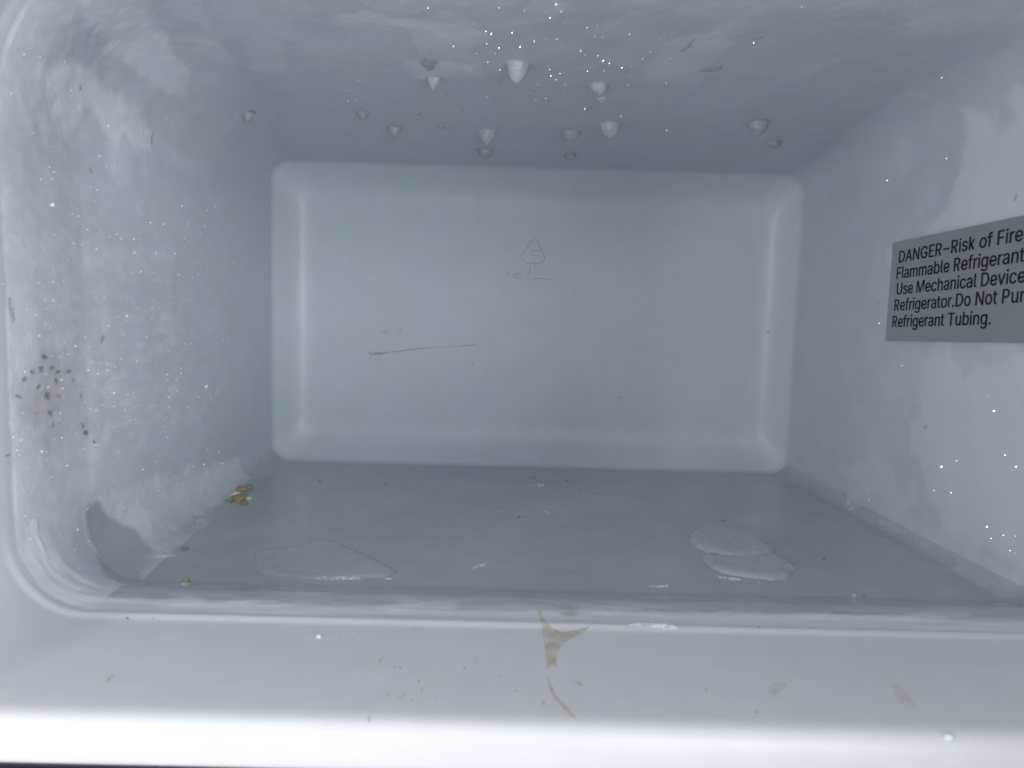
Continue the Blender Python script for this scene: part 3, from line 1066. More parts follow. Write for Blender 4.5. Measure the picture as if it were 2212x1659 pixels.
# letter outlines: advance, x/y pairs and triangles in thousandths of the type size
GLYPHS = {
    ' ': (188, [], []),
    '.': (188, [95,-4,78,-1,63,9,53,24,50,41,53,59,63,73,78,83,95,87,113,83,128,73,138,59,141,41,138,24,128,9,113,-1], [7,9,8,6,9,7,6,10,9,5,10,6,5,11,10,4,11,5,4,12,11,3,12,4,3,13,12,2,13,3,2,14,13,1,14,2,1,15,14,0,15,1]),
    'A': (480, [16,0,201,509,276,509,463,0,395,0,287,302,276,334,264,372,250,420,232,478,245,478,228,419,213,371,201,333,191,302,85,0,110,142,110,199,370,199,370,142], [0,9,1,9,2,1,9,10,2,10,3,2,0,17,9,17,11,9,11,8,9,11,8,10,8,18,10,18,3,10,7,18,8,17,12,11,6,18,7,17,13,12,5,18,6,17,14,13,17,16,14,16,15,14,4,19,5,19,18,5,0,16,17,16,18,17,16,19,18,19,3,18,0,15,16,4,3,19]),
    'D': (502, [60,0,125,0,125,509,60,509,125,0,225,0,225,57,125,57,125,452,225,452,225,509,125,509,219,57,225,0,286,9,266,64,266,64,286,9,344,34,309,83,309,83,344,34,393,75,346,115,346,115,393,75,430,127,375,156,375,156,430,127,454,189,393,203,393,203,454,189,462,254,399,254,399,254,462,254,454,320,393,306,393,306,454,320,430,382,375,353,375,353,430,382,393,434,346,394,346,394,393,434,344,475,309,426,309,426,344,475,286,500,266,445,266,445,286,500,225,509,219,452], [0,1,2,0,2,3,4,5,6,4,6,7,8,9,10,8,10,11,12,13,14,12,14,15,16,17,18,16,18,19,20,21,22,20,22,23,24,25,26,24,26,27,28,29,30,28,30,31,32,33,34,32,34,35,36,37,38,36,38,39,40,41,42,40,42,43,44,45,46,44,46,47,48,49,50,48,50,51,52,53,54,52,54,55,56,57,58,56,58,59]),
    'E': (419, [60,0,60,509,372,509,372,452,125,452,125,286,355,286,355,229,125,229,125,57,375,57,375,0], [0,4,1,4,2,1,4,3,2,0,5,4,0,8,5,8,6,5,8,7,6,0,9,8,0,10,9,0,11,10]),
    'F': (410, [60,0,60,509,369,509,369,452,125,452,125,278,346,278,346,221,125,221,125,0], [0,4,1,4,2,1,4,3,2,0,5,4,0,8,5,8,6,5,8,7,6,0,9,8]),
    'G': (520, [269,-7,205,1,149,25,104,64,69,116,47,179,40,254,47,329,69,393,103,445,149,484,203,508,265,516,304,513,340,504,374,489,403,469,429,445,449,416,465,384,474,349,408,349,399,372,387,393,373,411,356,427,337,439,315,448,291,454,265,456,222,450,183,432,150,404,125,364,109,314,103,254,109,194,125,145,151,105,184,76,224,59,269,53,309,57,345,71,374,93,396,123,410,160,415,202,434,199,283,199,283,256,478,256,478,200,471,141,451,91,419,50,377,19,326,0], [11,13,12,11,14,13,10,14,11,10,15,14,10,16,15,9,16,10,9,29,16,29,17,16,9,30,29,28,17,29,27,17,28,9,31,30,26,17,27,8,31,9,26,18,17,25,18,26,8,32,31,24,18,25,24,19,18,23,19,24,8,33,32,7,33,8,22,19,23,22,20,19,21,20,22,7,34,33,6,34,7,6,35,34,49,51,50,49,47,51,47,52,51,5,35,6,5,36,35,49,46,47,48,52,47,48,53,52,46,48,49,46,53,48,5,37,36,4,37,5,45,53,46,4,38,37,45,54,53,44,54,45,3,38,4,3,39,38,43,54,44,43,55,54,3,40,39,42,55,43,2,40,3,2,41,40,41,55,42,2,55,41,2,56,55,1,56,2,1,57,56,0,57,1]),
    'M': (628, [60,0,60,509,152,509,277,187,280,181,282,174,285,167,287,159,290,150,293,141,296,132,299,123,302,113,305,103,308,93,311,84,314,74,317,65,319,57,322,49,307,49,310,57,312,65,315,73,318,83,321,92,324,102,327,111,330,121,333,131,336,140,339,149,342,158,345,167,348,174,350,181,352,187,476,509,568,509,568,0,504,0,504,291,504,299,504,308,504,317,504,327,505,337,505,347,505,358,505,369,505,380,506,391,506,402,506,413,506,424,507,435,507,446,507,457,513,457,509,445,505,433,502,421,498,409,494,397,490,386,486,374,482,363,478,352,474,341,471,331,467,322,464,313,461,305,458,297,456,291,342,0,286,0,170,291,168,297,165,304,162,312,159,321,156,330,152,340,149,350,145,361,141,372,137,384,133,396,129,408,125,420,121,432,116,445,112,457,119,457,119,447,119,437,120,427,120,416,120,405,120,394,121,383,121,372,121,361,121,350,121,339,122,328,122,318,122,309,122,300,122,291,122,0], [0,93,1,93,2,1,93,94,2,94,3,2,36,57,37,57,38,37,57,58,38,58,39,38,0,92,93,95,3,94,36,56,57,59,39,58,96,3,95,36,55,56,60,55,59,55,39,59,0,97,92,97,91,92,97,91,96,91,3,96,36,60,55,60,54,55,36,61,60,90,3,91,0,98,97,36,62,61,89,3,90,0,99,98,36,63,62,88,3,89,0,100,99,36,64,63,87,3,88,0,101,100,36,65,64,86,3,87,0,102,101,36,66,65,85,3,86,0,103,102,36,67,66,84,3,85,0,104,103,36,68,67,83,3,84,0,105,104,36,69,68,82,3,83,0,106,105,36,70,69,81,3,82,0,107,106,36,71,70,80,3,81,0,108,107,36,72,71,79,3,80,0,109,108,36,73,72,78,3,79,0,110,109,36,74,73,77,3,78,0,111,110,76,3,77,36,75,74,76,4,3,35,75,36,76,5,4,34,75,35,76,6,5,33,75,34,76,7,6,32,75,33,76,8,7,31,75,32,76,9,8,30,75,31,76,10,9,29,75,30,76,11,10,28,75,29,76,12,11,27,75,28,76,13,12,26,75,27,76,14,13,25,75,26,76,15,14,24,75,25,76,16,15,23,75,24,76,22,16,22,17,16,22,17,23,17,75,23,18,75,17,76,21,22,19,75,18,76,20,21,76,19,20,76,75,19]),
    'N': (523, [60,0,60,509,136,509,343,183,352,169,363,151,375,130,388,107,401,82,414,55,405,54,402,81,401,108,400,134,399,157,399,178,399,195,399,509,463,509,463,0,387,0,202,290,190,310,177,331,164,354,148,381,130,413,108,452,119,454,121,417,122,384,123,354,124,328,125,307,125,291,125,0], [0,27,1,27,2,1,27,28,2,28,3,2,16,18,17,16,19,18,29,26,28,26,3,28,0,29,27,29,26,27,0,30,29,25,3,26,0,31,30,24,3,25,23,3,24,0,32,31,22,3,23,0,33,32,21,3,22,0,34,33,0,35,34,20,3,21,15,19,16,20,4,3,14,19,15,20,5,4,13,19,14,20,6,5,12,19,13,20,7,6,11,19,12,20,8,7,20,10,8,10,9,8,10,19,11,20,19,10]),
    'P': (445, [60,0,125,0,125,509,60,509,125,452,230,452,230,509,125,509,125,190,230,190,230,246,125,246,228,246,230,190,271,195,253,250,253,250,271,195,310,211,277,260,277,260,310,211,343,237,297,277,297,277,343,237,369,270,313,298,313,298,369,270,385,308,323,323,323,323,385,308,390,350,326,350,326,350,390,350,385,391,323,376,323,376,385,391,369,429,313,401,313,401,369,429,343,462,297,422,297,422,343,462,310,488,277,439,277,439,310,488,271,504,253,449,253,449,271,504,230,509,228,452], [0,1,2,0,2,3,4,5,6,4,6,7,8,9,10,8,10,11,12,13,14,12,14,15,16,17,18,16,18,19,20,21,22,20,22,23,24,25,26,24,26,27,28,29,30,28,30,31,32,33,34,32,34,35,36,37,38,36,38,39,40,41,42,40,42,43,44,45,46,44,46,47,48,49,50,48,50,51,52,53,54,52,54,55,56,57,58,56,58,59]),
    'R': (449, [60,0,125,0,125,509,60,509,125,452,230,452,230,509,125,509,125,212,230,212,230,268,125,268,228,268,230,212,271,217,253,272,253,272,271,217,310,232,277,281,277,281,310,232,343,255,297,295,297,295,343,255,369,286,313,314,313,314,369,286,385,322,323,337,323,337,385,322,390,360,326,360,326,360,390,360,385,399,323,384,323,384,385,399,369,435,313,406,313,406,369,435,343,466,297,426,297,426,343,466,310,489,277,440,277,440,310,489,271,504,253,449,253,449,271,504,230,509,228,452,200,215,318,0,392,0,268,222], [0,1,2,0,2,3,4,5,6,4,6,7,8,9,10,8,10,11,12,13,14,12,14,15,16,17,18,16,18,19,20,21,22,20,22,23,24,25,26,24,26,27,28,29,30,28,30,31,32,33,34,32,34,35,36,37,38,36,38,39,40,41,42,40,42,43,44,45,46,44,46,47,48,49,50,48,50,51,52,53,54,52,54,55,56,57,58,56,58,59,60,61,62,60,62,63]),
    'T': (449, [32,452,32,509,417,509,417,452,257,452,257,0,193,0,193,452], [0,2,1,0,3,2,7,3,0,6,4,7,4,3,7,6,5,4]),
    'U': (517, [259,-8,203,-2,154,15,114,43,85,80,66,124,60,173,60,509,124,509,124,178,128,144,141,113,160,87,187,68,220,56,259,52,298,56,331,68,357,87,377,113,389,144,393,178,393,509,457,509,457,173,451,124,433,80,403,43,363,15,315,-2], [6,8,7,6,9,8,21,23,22,21,24,23,6,10,9,20,24,21,5,10,6,20,25,24,5,11,10,19,25,20,19,26,25,4,11,5,4,12,11,18,26,19,4,13,12,17,26,18,3,13,4,17,27,26,3,14,13,16,27,17,3,15,14,15,27,16,3,27,15,2,27,3,2,28,27,1,28,2,1,29,28,0,29,1]),
    'a': (389, [160,-9,126,-5,94,5,68,22,48,45,35,73,30,108,34,138,43,161,58,179,78,193,100,203,125,211,152,216,178,220,209,224,234,227,252,230,265,235,273,243,276,255,276,257,273,279,267,297,256,311,240,322,220,329,196,331,171,329,149,322,132,313,118,301,107,288,100,274,41,291,57,322,79,346,104,364,133,375,163,382,194,384,215,383,239,379,263,372,286,360,306,343,322,320,333,290,337,251,337,0,277,0,277,52,272,52,264,38,252,25,236,12,215,1,190,-6,170,45,202,49,228,59,248,74,263,93,272,115,276,138,276,190,270,186,259,182,246,179,231,176,216,173,200,171,186,169,175,168,154,164,134,159,117,150,103,139,95,124,92,105,94,87,102,72,114,61,130,52,149,47], [39,41,40,39,42,41,38,42,39,38,43,42,37,43,38,37,44,43,36,44,37,36,45,44,35,45,36,35,27,45,27,46,45,35,28,27,26,46,27,35,29,28,25,46,26,35,30,29,34,30,35,24,46,25,24,47,46,34,31,30,23,47,24,34,32,31,22,47,23,33,32,34,22,48,47,21,48,22,20,48,21,19,48,20,19,49,48,18,49,19,17,65,18,65,49,18,16,65,17,15,65,16,14,65,15,13,65,14,12,65,13,11,65,12,10,65,11,9,65,10,9,66,65,64,49,65,9,67,66,9,68,67,8,68,9,8,69,68,8,70,69,8,71,70,8,72,71,8,73,72,8,74,73,8,75,74,7,75,8,7,76,75,7,77,76,7,78,77,63,49,64,6,78,7,6,79,78,62,49,63,5,79,6,5,80,79,61,51,62,51,49,62,5,81,80,60,51,61,4,81,5,4,82,81,4,83,82,59,52,60,52,51,60,4,84,83,59,53,52,50,49,51,58,53,59,4,58,84,4,53,58,3,53,4,3,54,53,3,55,54,2,55,3,2,56,55,1,56,2,1,57,56,0,57,1]),
    'b': (424, [229,-8,198,-5,172,4,153,17,138,31,127,46,118,59,112,59,112,0,53,0,53,509,114,509,114,319,118,319,127,331,137,346,152,360,171,373,197,381,229,384,274,378,313,361,345,332,370,293,385,245,390,189,385,133,370,84,346,45,313,16,274,-2,220,47,253,51,279,66,301,88,316,117,325,151,328,189,325,227,316,261,301,290,280,311,253,325,220,330,188,325,161,312,140,291,125,263,116,229,113,189,116,150,125,115,140,86,162,65,188,51], [9,11,10,9,12,11,18,20,19,17,20,18,17,21,20,16,21,17,16,22,21,15,22,16,14,22,15,14,43,22,43,42,22,42,23,22,13,43,14,13,44,43,13,45,44,41,23,42,9,13,12,9,47,13,47,46,13,46,45,13,40,23,41,40,24,23,39,24,40,9,48,47,38,24,39,38,25,24,9,49,48,37,25,38,9,50,49,36,25,37,36,26,25,35,26,36,9,51,50,35,27,26,34,27,35,9,7,51,7,52,51,33,27,34,7,53,52,33,28,27,32,28,33,7,6,53,6,54,53,9,8,7,5,54,6,31,28,32,5,31,54,5,28,31,4,28,5,4,29,28,3,29,4,2,29,3,2,30,29,1,30,2,1,0,30]),
    'c': (396, [207,-8,159,-2,117,16,82,46,56,85,40,133,34,187,40,243,56,291,82,330,117,360,159,378,207,384,234,383,260,377,284,368,305,356,324,341,340,322,353,301,362,277,303,262,298,276,290,289,281,301,270,311,257,319,242,325,226,329,207,330,173,325,145,310,124,287,108,258,99,224,96,187,99,151,108,117,124,89,145,66,173,51,207,46,226,48,243,52,258,58,271,66,282,76,292,89,299,102,304,117,363,102,354,78,341,56,325,37,306,21,285,9,261,-1,235,-6], [11,13,12,11,14,13,10,14,11,10,15,14,10,16,15,9,16,10,9,17,16,9,29,17,29,18,17,8,30,9,30,29,9,28,18,29,27,18,28,8,31,30,26,18,27,26,19,18,25,19,26,24,19,25,8,32,31,23,19,24,23,20,19,7,32,8,22,20,23,7,33,32,22,21,20,7,34,33,6,34,7,6,35,34,5,35,6,5,36,35,5,37,36,4,37,5,4,38,37,48,50,49,48,51,50,47,51,48,46,51,47,4,39,38,3,39,4,46,52,51,45,52,46,44,52,45,3,40,39,43,52,44,43,53,52,42,53,43,3,41,40,41,53,42,3,53,41,2,53,3,2,54,53,2,55,54,1,55,2,1,56,55,1,57,56,0,57,1]),
    'd': (424, [195,-8,151,-2,111,16,79,45,55,84,39,133,34,189,39,245,55,293,79,332,112,361,151,378,196,384,228,381,253,373,272,360,287,346,298,331,306,319,311,319,311,509,372,509,372,0,313,0,313,59,307,59,298,46,287,31,272,17,252,4,227,-5,205,47,236,51,263,65,284,86,299,115,309,150,312,189,309,229,300,263,284,291,263,312,237,325,205,330,172,325,145,311,124,290,108,261,99,227,96,189,99,151,109,117,124,88,145,66,172,51], [19,21,20,19,22,21,11,13,12,11,14,13,10,14,11,10,15,14,9,15,10,9,16,15,9,17,16,8,44,9,44,43,9,43,17,9,43,18,17,42,18,43,41,18,42,8,45,44,41,19,18,41,40,19,40,39,19,39,22,19,8,46,45,7,46,8,7,47,46,38,22,39,7,48,47,6,48,7,37,22,38,6,49,48,6,50,49,36,22,37,5,50,6,5,51,50,35,22,36,4,51,5,4,52,51,34,24,35,24,22,35,4,53,52,33,24,34,3,53,4,3,54,53,32,25,33,25,24,33,32,26,25,23,22,24,3,31,54,31,26,32,3,26,31,3,27,26,2,27,3,2,28,27,2,29,28,1,29,2,1,30,29,0,30,1]),
    'e': (404, [212,-8,161,-2,117,16,82,46,56,85,40,132,34,187,39,242,55,290,81,329,115,359,157,378,205,384,236,382,266,374,294,361,319,341,341,315,357,282,368,242,371,194,371,169,75,169,75,221,338,221,310,202,307,237,298,269,283,294,263,314,237,326,205,330,173,326,146,313,125,294,109,270,99,241,96,211,96,178,100,139,110,106,128,80,151,61,179,50,212,46,234,48,254,53,271,61,285,73,297,88,306,105,365,91,353,63,335,39,311,19,283,4,249,-5], [11,13,12,11,14,13,10,14,11,10,15,14,10,16,15,9,16,10,9,31,16,31,17,16,9,32,31,30,17,31,8,32,9,29,17,30,8,33,32,29,18,17,28,18,29,8,34,33,27,18,28,8,35,34,7,35,8,27,19,18,7,36,35,26,19,27,26,24,19,24,20,19,6,23,7,23,36,7,23,37,36,25,24,26,6,22,23,37,24,23,37,20,24,38,20,37,38,21,20,5,22,6,39,21,38,5,21,22,5,39,21,5,40,39,4,40,5,4,41,40,49,51,50,49,52,51,48,52,49,3,41,4,3,42,41,47,52,48,47,53,52,3,43,42,46,53,47,45,53,46,3,44,43,44,53,45,3,53,44,2,53,3,2,54,53,2,55,54,1,55,2,1,56,55,0,56,1]),
    'f': (254, [228,379,228,327,6,327,6,379,81,0,81,432,84,461,96,486,113,505,135,519,161,527,187,530,207,529,222,527,234,524,243,521,227,468,222,470,215,472,206,473,195,474,171,470,154,460,145,443,142,419,142,0], [10,12,11,10,13,12,9,13,10,9,14,13,9,15,14,9,16,15,8,17,9,17,16,9,7,19,8,19,18,8,18,17,8,6,20,7,20,19,7,6,21,20,6,22,21,5,22,6,5,23,22,5,24,23,4,24,5,4,25,24,2,0,3,2,1,0]),
    'g': (425, [207,-151,168,-148,134,-140,105,-127,82,-110,64,-91,51,-69,101,-41,110,-53,122,-66,136,-78,154,-88,178,-95,207,-97,249,-92,282,-75,304,-47,311,-6,311,68,306,68,298,56,287,41,272,28,252,16,227,8,195,5,152,10,113,27,80,53,55,90,39,136,34,191,39,246,55,293,80,332,112,361,152,378,196,384,228,382,253,373,273,360,288,346,299,331,308,319,313,319,313,379,372,379,372,-9,367,-54,350,-90,324,-117,291,-136,251,-147,205,59,237,63,264,75,285,95,300,121,309,154,312,193,309,231,300,264,285,291,264,312,237,325,205,330,172,325,145,312,124,290,109,262,99,229,96,193,99,155,109,123,124,96,145,76,172,63], [36,38,37,36,39,38,44,46,45,44,47,46,35,39,36,35,40,39,34,40,35,34,41,40,34,42,41,33,66,34,66,65,34,65,42,34,65,43,42,64,43,65,63,43,64,33,67,66,63,44,43,63,62,44,62,61,44,61,60,44,60,47,44,33,68,67,32,68,33,32,69,68,32,70,69,31,70,32,59,47,60,31,71,70,31,72,71,58,47,59,30,72,31,30,73,72,57,47,58,29,73,30,29,74,73,56,18,57,18,47,57,29,75,74,55,18,56,28,75,29,28,76,75,54,19,55,19,18,55,54,20,19,17,47,18,28,53,76,53,20,54,28,20,53,28,21,20,27,21,28,27,22,21,27,23,22,26,23,27,26,24,23,25,24,26,16,47,17,16,48,47,6,8,7,15,48,16,6,9,8,15,49,48,6,10,9,5,10,6,14,49,15,5,11,10,5,12,11,14,50,49,4,12,5,13,50,14,4,13,12,4,50,13,3,50,4,3,51,50,2,51,3,2,52,51,1,52,2,1,0,52]),
    'h': (410, [114,227,114,0,53,0,53,509,114,509,114,287,102,287,124,332,152,362,187,379,227,384,264,380,295,369,321,349,341,321,353,285,357,240,357,0,296,0,296,235,290,275,273,304,246,323,210,329,184,326,161,317,141,303,126,283,117,257], [2,4,3,2,6,4,6,5,4,9,11,10,9,12,11,8,12,9,8,13,12,7,13,8,7,23,13,23,14,13,6,25,7,25,24,7,24,23,7,22,14,23,21,14,22,21,15,14,6,26,25,20,15,21,6,27,26,2,28,6,28,27,6,20,16,15,19,16,20,2,0,28,19,17,16,18,17,19,2,1,0]),
    'i': (167, [84,443,67,446,54,455,44,468,41,483,44,499,54,512,67,521,84,524,100,521,114,512,123,499,126,483,123,468,114,455,100,446,53,0,53,379,114,379,114,0], [16,18,17,16,19,18,7,9,8,6,9,7,6,10,9,5,10,6,5,11,10,4,11,5,4,12,11,3,12,4,3,13,12,2,13,3,2,14,13,1,14,2,1,15,14,0,15,1]),
    'k': (381, [55,0,117,0,117,509,55,509,117,118,117,205,262,380,338,380,150,165,262,0,340,0,196,222], [0,1,2,0,2,3,4,5,6,4,6,7,8,9,10,8,10,11]),
    'l': (189, [139,-2,101,3,74,20,58,47,53,84,53,509,114,509,114,99,115,77,120,62,130,54,146,52,154,52,160,53,165,53,170,54,181,3,172,1,162,-1,151,-2], [4,6,5,4,7,6,4,8,7,3,8,4,3,9,8,3,10,9,3,11,10,14,16,15,13,16,14,12,16,13,11,16,12,3,16,11,2,16,3,1,16,2,0,16,1,0,17,16,0,18,17,0,19,18]),
    'm': (610, [53,0,53,379,112,379,112,295,108,295,118,323,132,346,151,363,172,376,195,384,219,386,257,380,287,361,309,331,321,295,312,295,322,321,337,343,357,361,381,375,407,383,437,386,468,383,497,372,522,354,541,328,553,296,557,255,557,0,496,0,496,254,490,289,473,313,447,326,419,330,395,328,374,320,358,307,345,290,338,270,335,247,335,0,274,0,274,260,269,288,253,311,229,326,199,330,178,328,158,320,140,307,126,289,117,266,114,238,114,0], [9,11,10,20,22,21,8,11,9,19,22,20,19,23,22,8,12,11,0,2,1,0,4,2,4,3,2,7,12,8,18,23,19,18,24,23,6,12,7,17,24,18,6,13,12,17,25,24,5,47,6,47,13,6,16,34,17,34,25,17,47,46,13,46,14,13,5,48,47,16,35,34,33,25,34,33,26,25,5,49,48,16,36,35,32,26,33,45,14,46,4,49,5,15,36,16,4,50,49,15,37,36,31,26,32,44,15,45,15,14,45,4,51,50,15,38,37,31,27,26,0,52,4,52,51,4,44,38,15,44,39,38,30,27,31,43,39,44,43,40,39,0,53,52,42,40,43,30,28,27,29,28,30,42,41,40,0,54,53]),
    'n': (410, [114,227,114,0,53,0,53,379,112,379,112,287,102,287,124,332,152,362,187,379,227,384,264,380,295,369,321,349,341,321,353,285,357,240,357,0,296,0,296,235,290,275,273,304,246,323,210,329,184,326,161,317,141,303,126,283,117,257], [9,11,10,9,12,11,2,4,3,2,6,4,6,5,4,8,12,9,8,13,12,7,13,8,7,23,13,23,14,13,6,25,7,25,24,7,24,23,7,22,14,23,21,14,22,21,15,14,6,26,25,20,15,21,6,27,26,2,28,6,28,27,6,20,16,15,19,16,20,2,0,28,19,17,16,18,17,19,2,1,0]),
    'o': (415, [207,-8,159,-2,117,16,82,46,56,85,40,133,34,187,40,243,56,291,82,330,117,360,159,378,207,384,256,378,299,360,333,330,359,291,376,243,381,187,376,133,359,85,333,46,299,16,256,-2,207,46,242,51,270,66,292,89,307,117,316,151,319,187,316,224,307,258,292,287,270,310,242,325,207,330,173,325,145,310,124,287,108,258,99,224,96,187,99,151,108,117,124,89,145,66,173,51], [11,13,12,10,13,11,10,14,13,9,14,10,9,15,14,8,37,9,37,36,9,36,15,9,36,35,15,35,16,15,8,38,37,34,16,35,8,39,38,33,16,34,7,39,8,33,17,16,7,40,39,32,17,33,7,41,40,31,17,32,6,41,7,31,18,17,6,42,41,30,18,31,5,42,6,5,43,42,29,18,30,29,19,18,5,44,43,28,19,29,28,20,19,4,44,5,4,45,44,27,20,28,4,46,45,26,20,27,3,46,4,26,21,20,3,47,46,25,21,26,3,24,47,24,21,25,3,21,24,2,21,3,2,22,21,1,22,2,1,23,22,0,23,1]),
    'r': (259, [53,0,53,379,112,379,112,321,115,321,130,347,152,367,181,380,213,385,221,385,229,384,237,384,243,384,243,322,239,323,230,324,219,325,207,326,182,323,159,315,140,301,126,284,117,262,114,237,114,0], [7,9,8,7,10,9,7,11,10,7,12,11,7,13,12,6,13,7,0,2,1,0,3,2,5,13,6,4,17,5,17,16,5,16,15,5,15,14,5,14,13,5,4,18,17,4,19,18,0,4,3,0,22,4,22,21,4,21,20,4,20,19,4,0,23,22,0,24,23]),
    's': (365, [182,-8,145,-5,112,3,84,18,62,38,45,63,36,94,94,107,105,79,124,60,150,49,181,45,217,50,244,62,262,81,268,103,265,121,254,136,237,147,212,155,149,170,104,186,72,208,53,237,47,274,51,305,65,332,87,354,115,370,149,381,187,384,223,381,254,372,279,358,299,339,314,316,324,290,268,277,258,298,243,316,219,328,187,333,156,329,131,317,114,299,109,277,112,258,124,243,144,232,172,223,229,209,275,194,306,171,325,142,331,107,326,75,312,47,290,24,260,6,223,-5], [29,31,30,29,32,31,28,32,29,28,33,32,27,33,28,27,34,33,26,34,27,26,41,34,41,35,34,26,42,41,40,35,41,25,42,26,25,43,42,39,35,40,25,44,43,39,36,35,38,36,39,24,44,25,24,45,44,37,36,38,24,46,45,23,46,24,23,47,46,23,48,47,22,48,23,22,49,48,22,50,49,22,51,50,21,51,22,21,52,51,20,52,21,20,53,52,19,53,20,18,53,19,17,53,18,17,54,53,16,54,17,15,54,16,6,8,7,15,55,54,14,55,15,5,8,6,13,55,14,5,9,8,13,56,55,4,9,5,12,56,13,4,10,9,11,56,12,4,11,10,11,57,56,4,57,11,3,57,4,3,58,57,2,58,3,2,59,58,1,59,2,1,0,59]),
    't': (227, [204,379,204,327,6,327,6,379,65,471,126,471,126,98,128,76,136,61,150,53,170,50,177,50,185,51,194,52,202,54,213,2,203,-1,192,-3,180,-4,168,-4,125,2,92,21,72,52,65,93], [23,5,4,23,6,5,2,0,3,2,1,0,23,7,6,22,7,23,22,8,7,22,9,8,13,15,14,22,10,9,12,15,13,21,10,22,11,15,12,10,15,11,21,15,10,20,15,21,19,15,20,19,16,15,19,17,16,19,18,17]),
    'u': (410, [182,-5,146,-1,115,11,89,31,69,59,57,95,53,139,53,379,114,379,114,144,119,105,137,75,164,56,200,50,226,53,249,62,268,77,283,97,293,122,296,153,296,379,357,379,357,0,298,0,298,92,307,92,286,47,257,17,222,0], [6,8,7,6,9,8,19,21,20,19,22,21,18,22,19,6,10,9,5,10,6,17,25,18,25,22,18,5,11,10,16,24,17,24,25,17,4,11,5,16,26,24,26,23,24,26,22,25,15,26,16,4,12,11,14,26,15,3,12,4,3,13,12,13,26,14,3,26,13,3,27,26,23,22,26,2,27,3,2,28,27,1,28,2,1,0,28]),
    'v': (389, [163,0,17,379,84,379,165,155,177,121,187,87,196,53,206,21,184,21,194,53,203,87,213,121,224,155,305,379,371,379,226,0], [0,2,1,0,3,2,12,14,13,12,15,14,0,4,3,11,15,12,0,5,4,10,15,11,0,9,5,9,6,5,9,6,10,6,15,10,0,8,9,7,15,6,0,7,8,0,15,7]),
    '–': (350, [350,244,350,188,0,188,0,244], [2,0,3,2,1,0]),
    'x': (379, [21,0,171,218,171,171,29,379,100,379,147,306,164,279,179,253,193,229,207,206,175,206,190,229,202,253,216,279,233,306,282,379,352,379,209,169,209,214,358,0,287,0,231,85,214,112,200,136,187,159,173,182,205,182,191,159,178,136,165,112,148,85,91,0], [2,4,3,2,5,4,14,16,15,14,17,16,2,6,5,13,17,14,2,1,6,1,7,6,12,18,13,18,17,13,1,11,7,11,8,7,11,8,12,8,18,12,1,10,11,9,18,8,0,10,1,9,19,18,0,25,10,25,9,10,25,26,9,26,19,9,0,24,25,27,19,26,0,28,24,28,23,24,28,23,27,23,19,27,0,29,28,22,19,23,0,30,29,21,19,22,0,31,30,20,19,21]),
    'p': (424, [53,-143,53,379,112,379,112,319,118,319,126,331,137,346,152,360,171,373,197,381,229,384,274,378,313,361,345,332,370,293,385,245,390,189,385,133,370,84,346,45,313,16,274,-2,229,-8,198,-5,173,4,153,17,138,31,127,46,118,59,114,59,114,-143,220,47,253,51,279,66,301,88,316,117,325,151,328,189,325,227,316,261,301,290,280,311,253,325,220,330,188,325,161,312,140,291,125,263,116,229,113,189,116,150,125,115,140,86,162,65,188,51], [9,11,10,8,11,9,0,2,1,0,3,2,8,12,11,7,12,8,7,13,12,6,13,7,5,13,6,5,43,13,43,42,13,42,14,13,4,43,5,4,44,43,4,45,44,41,14,42,0,4,3,0,48,4,48,47,4,47,46,4,46,45,4,40,14,41,40,15,14,39,15,40,38,15,39,38,16,15,0,49,48,37,16,38,0,50,49,36,16,37,36,17,16,35,17,36,0,51,50,35,18,17,34,18,35,0,29,51,29,52,51,33,18,34,29,53,52,33,19,18,32,19,33,29,28,53,28,54,53,0,30,29,27,54,28,31,19,32,27,31,54,27,19,31,26,19,27,26,20,19,25,20,26,24,20,25,24,21,20,23,21,24,23,22,21]),
}


def text_mesh(body):
    co, fc, x = [], [], 0
    for ch in body:
        adv, xy, tri = GLYPHS[ch]
        pad = 70 if ch == '\u2013' else 0
        x += pad
        n = len(co)
        co += [((x+xy[k])/1000.0, xy[k+1]/1000.0, 0) for k in range(0, len(xy), 2)]
        fc += [(n+tri[k], n+tri[k+1], n+tri[k+2]) for k in range(0, len(tri), 3)]
        x += adv+pad
    return np.array(co), fc


LINES = (('DANGER\u2013Risk of Fire or Explosion.', 'DANGER\u2013Risk of Fire', (1946, 568), (2217, 520)),
         ('Flammable Refrigerant Used.Do Not', 'Flammable Refrigerant', (1941, 603), (2220, 565.5)),
         ('Use Mechanical Devices To Defrost', 'Use Mechanical Device', (1941, 637), (2222, 610)),
         ('Refrigerator.Do Not Puncture', 'Refrigerator.Do Not Pu', (1936, 672), (2206, 653.5)),
         ('Refrigerant Tubing.', 'Refrigerant Tubing.', (1932, 707), (2147, 701)))
capco, _ = text_mesh('D')
CAP = capco[:, 1].max()
for full, pre, p0, p1 in LINES:
    w = text_mesh(pre)[0][:, 0].max()
    co, fc = text_mesh(full)
    a, b = hit(*p0, 'R'), hit(*p1, 'R')
    vs, fa = [], []
    for q, (ox, oy) in enumerate(((-0.007, -0.004), (0.007, -0.004), (0.007, 0.004), (-0.007, 0.004))):   # ink spread of a bold face
        fa += [tuple(i+len(vs) for i in f) for f in fc]
        for x, y, _z in co:
            t = (x+ox)/w
            yy = a.y+(b.y-a.y)*t
            zz = a.z+(b.z-a.z)*t+(y+oy)/CAP*0.0066
            vs.append(on_r(yy, zz, 0.00172+0.00003*q))
    fc = fa
    lo = mesh_obj('lettering', vs, fc, M['ink'], smooth=False)
    lo.parent = stk
    lo.matrix_parent_inverse = stk.matrix_world.inverted()

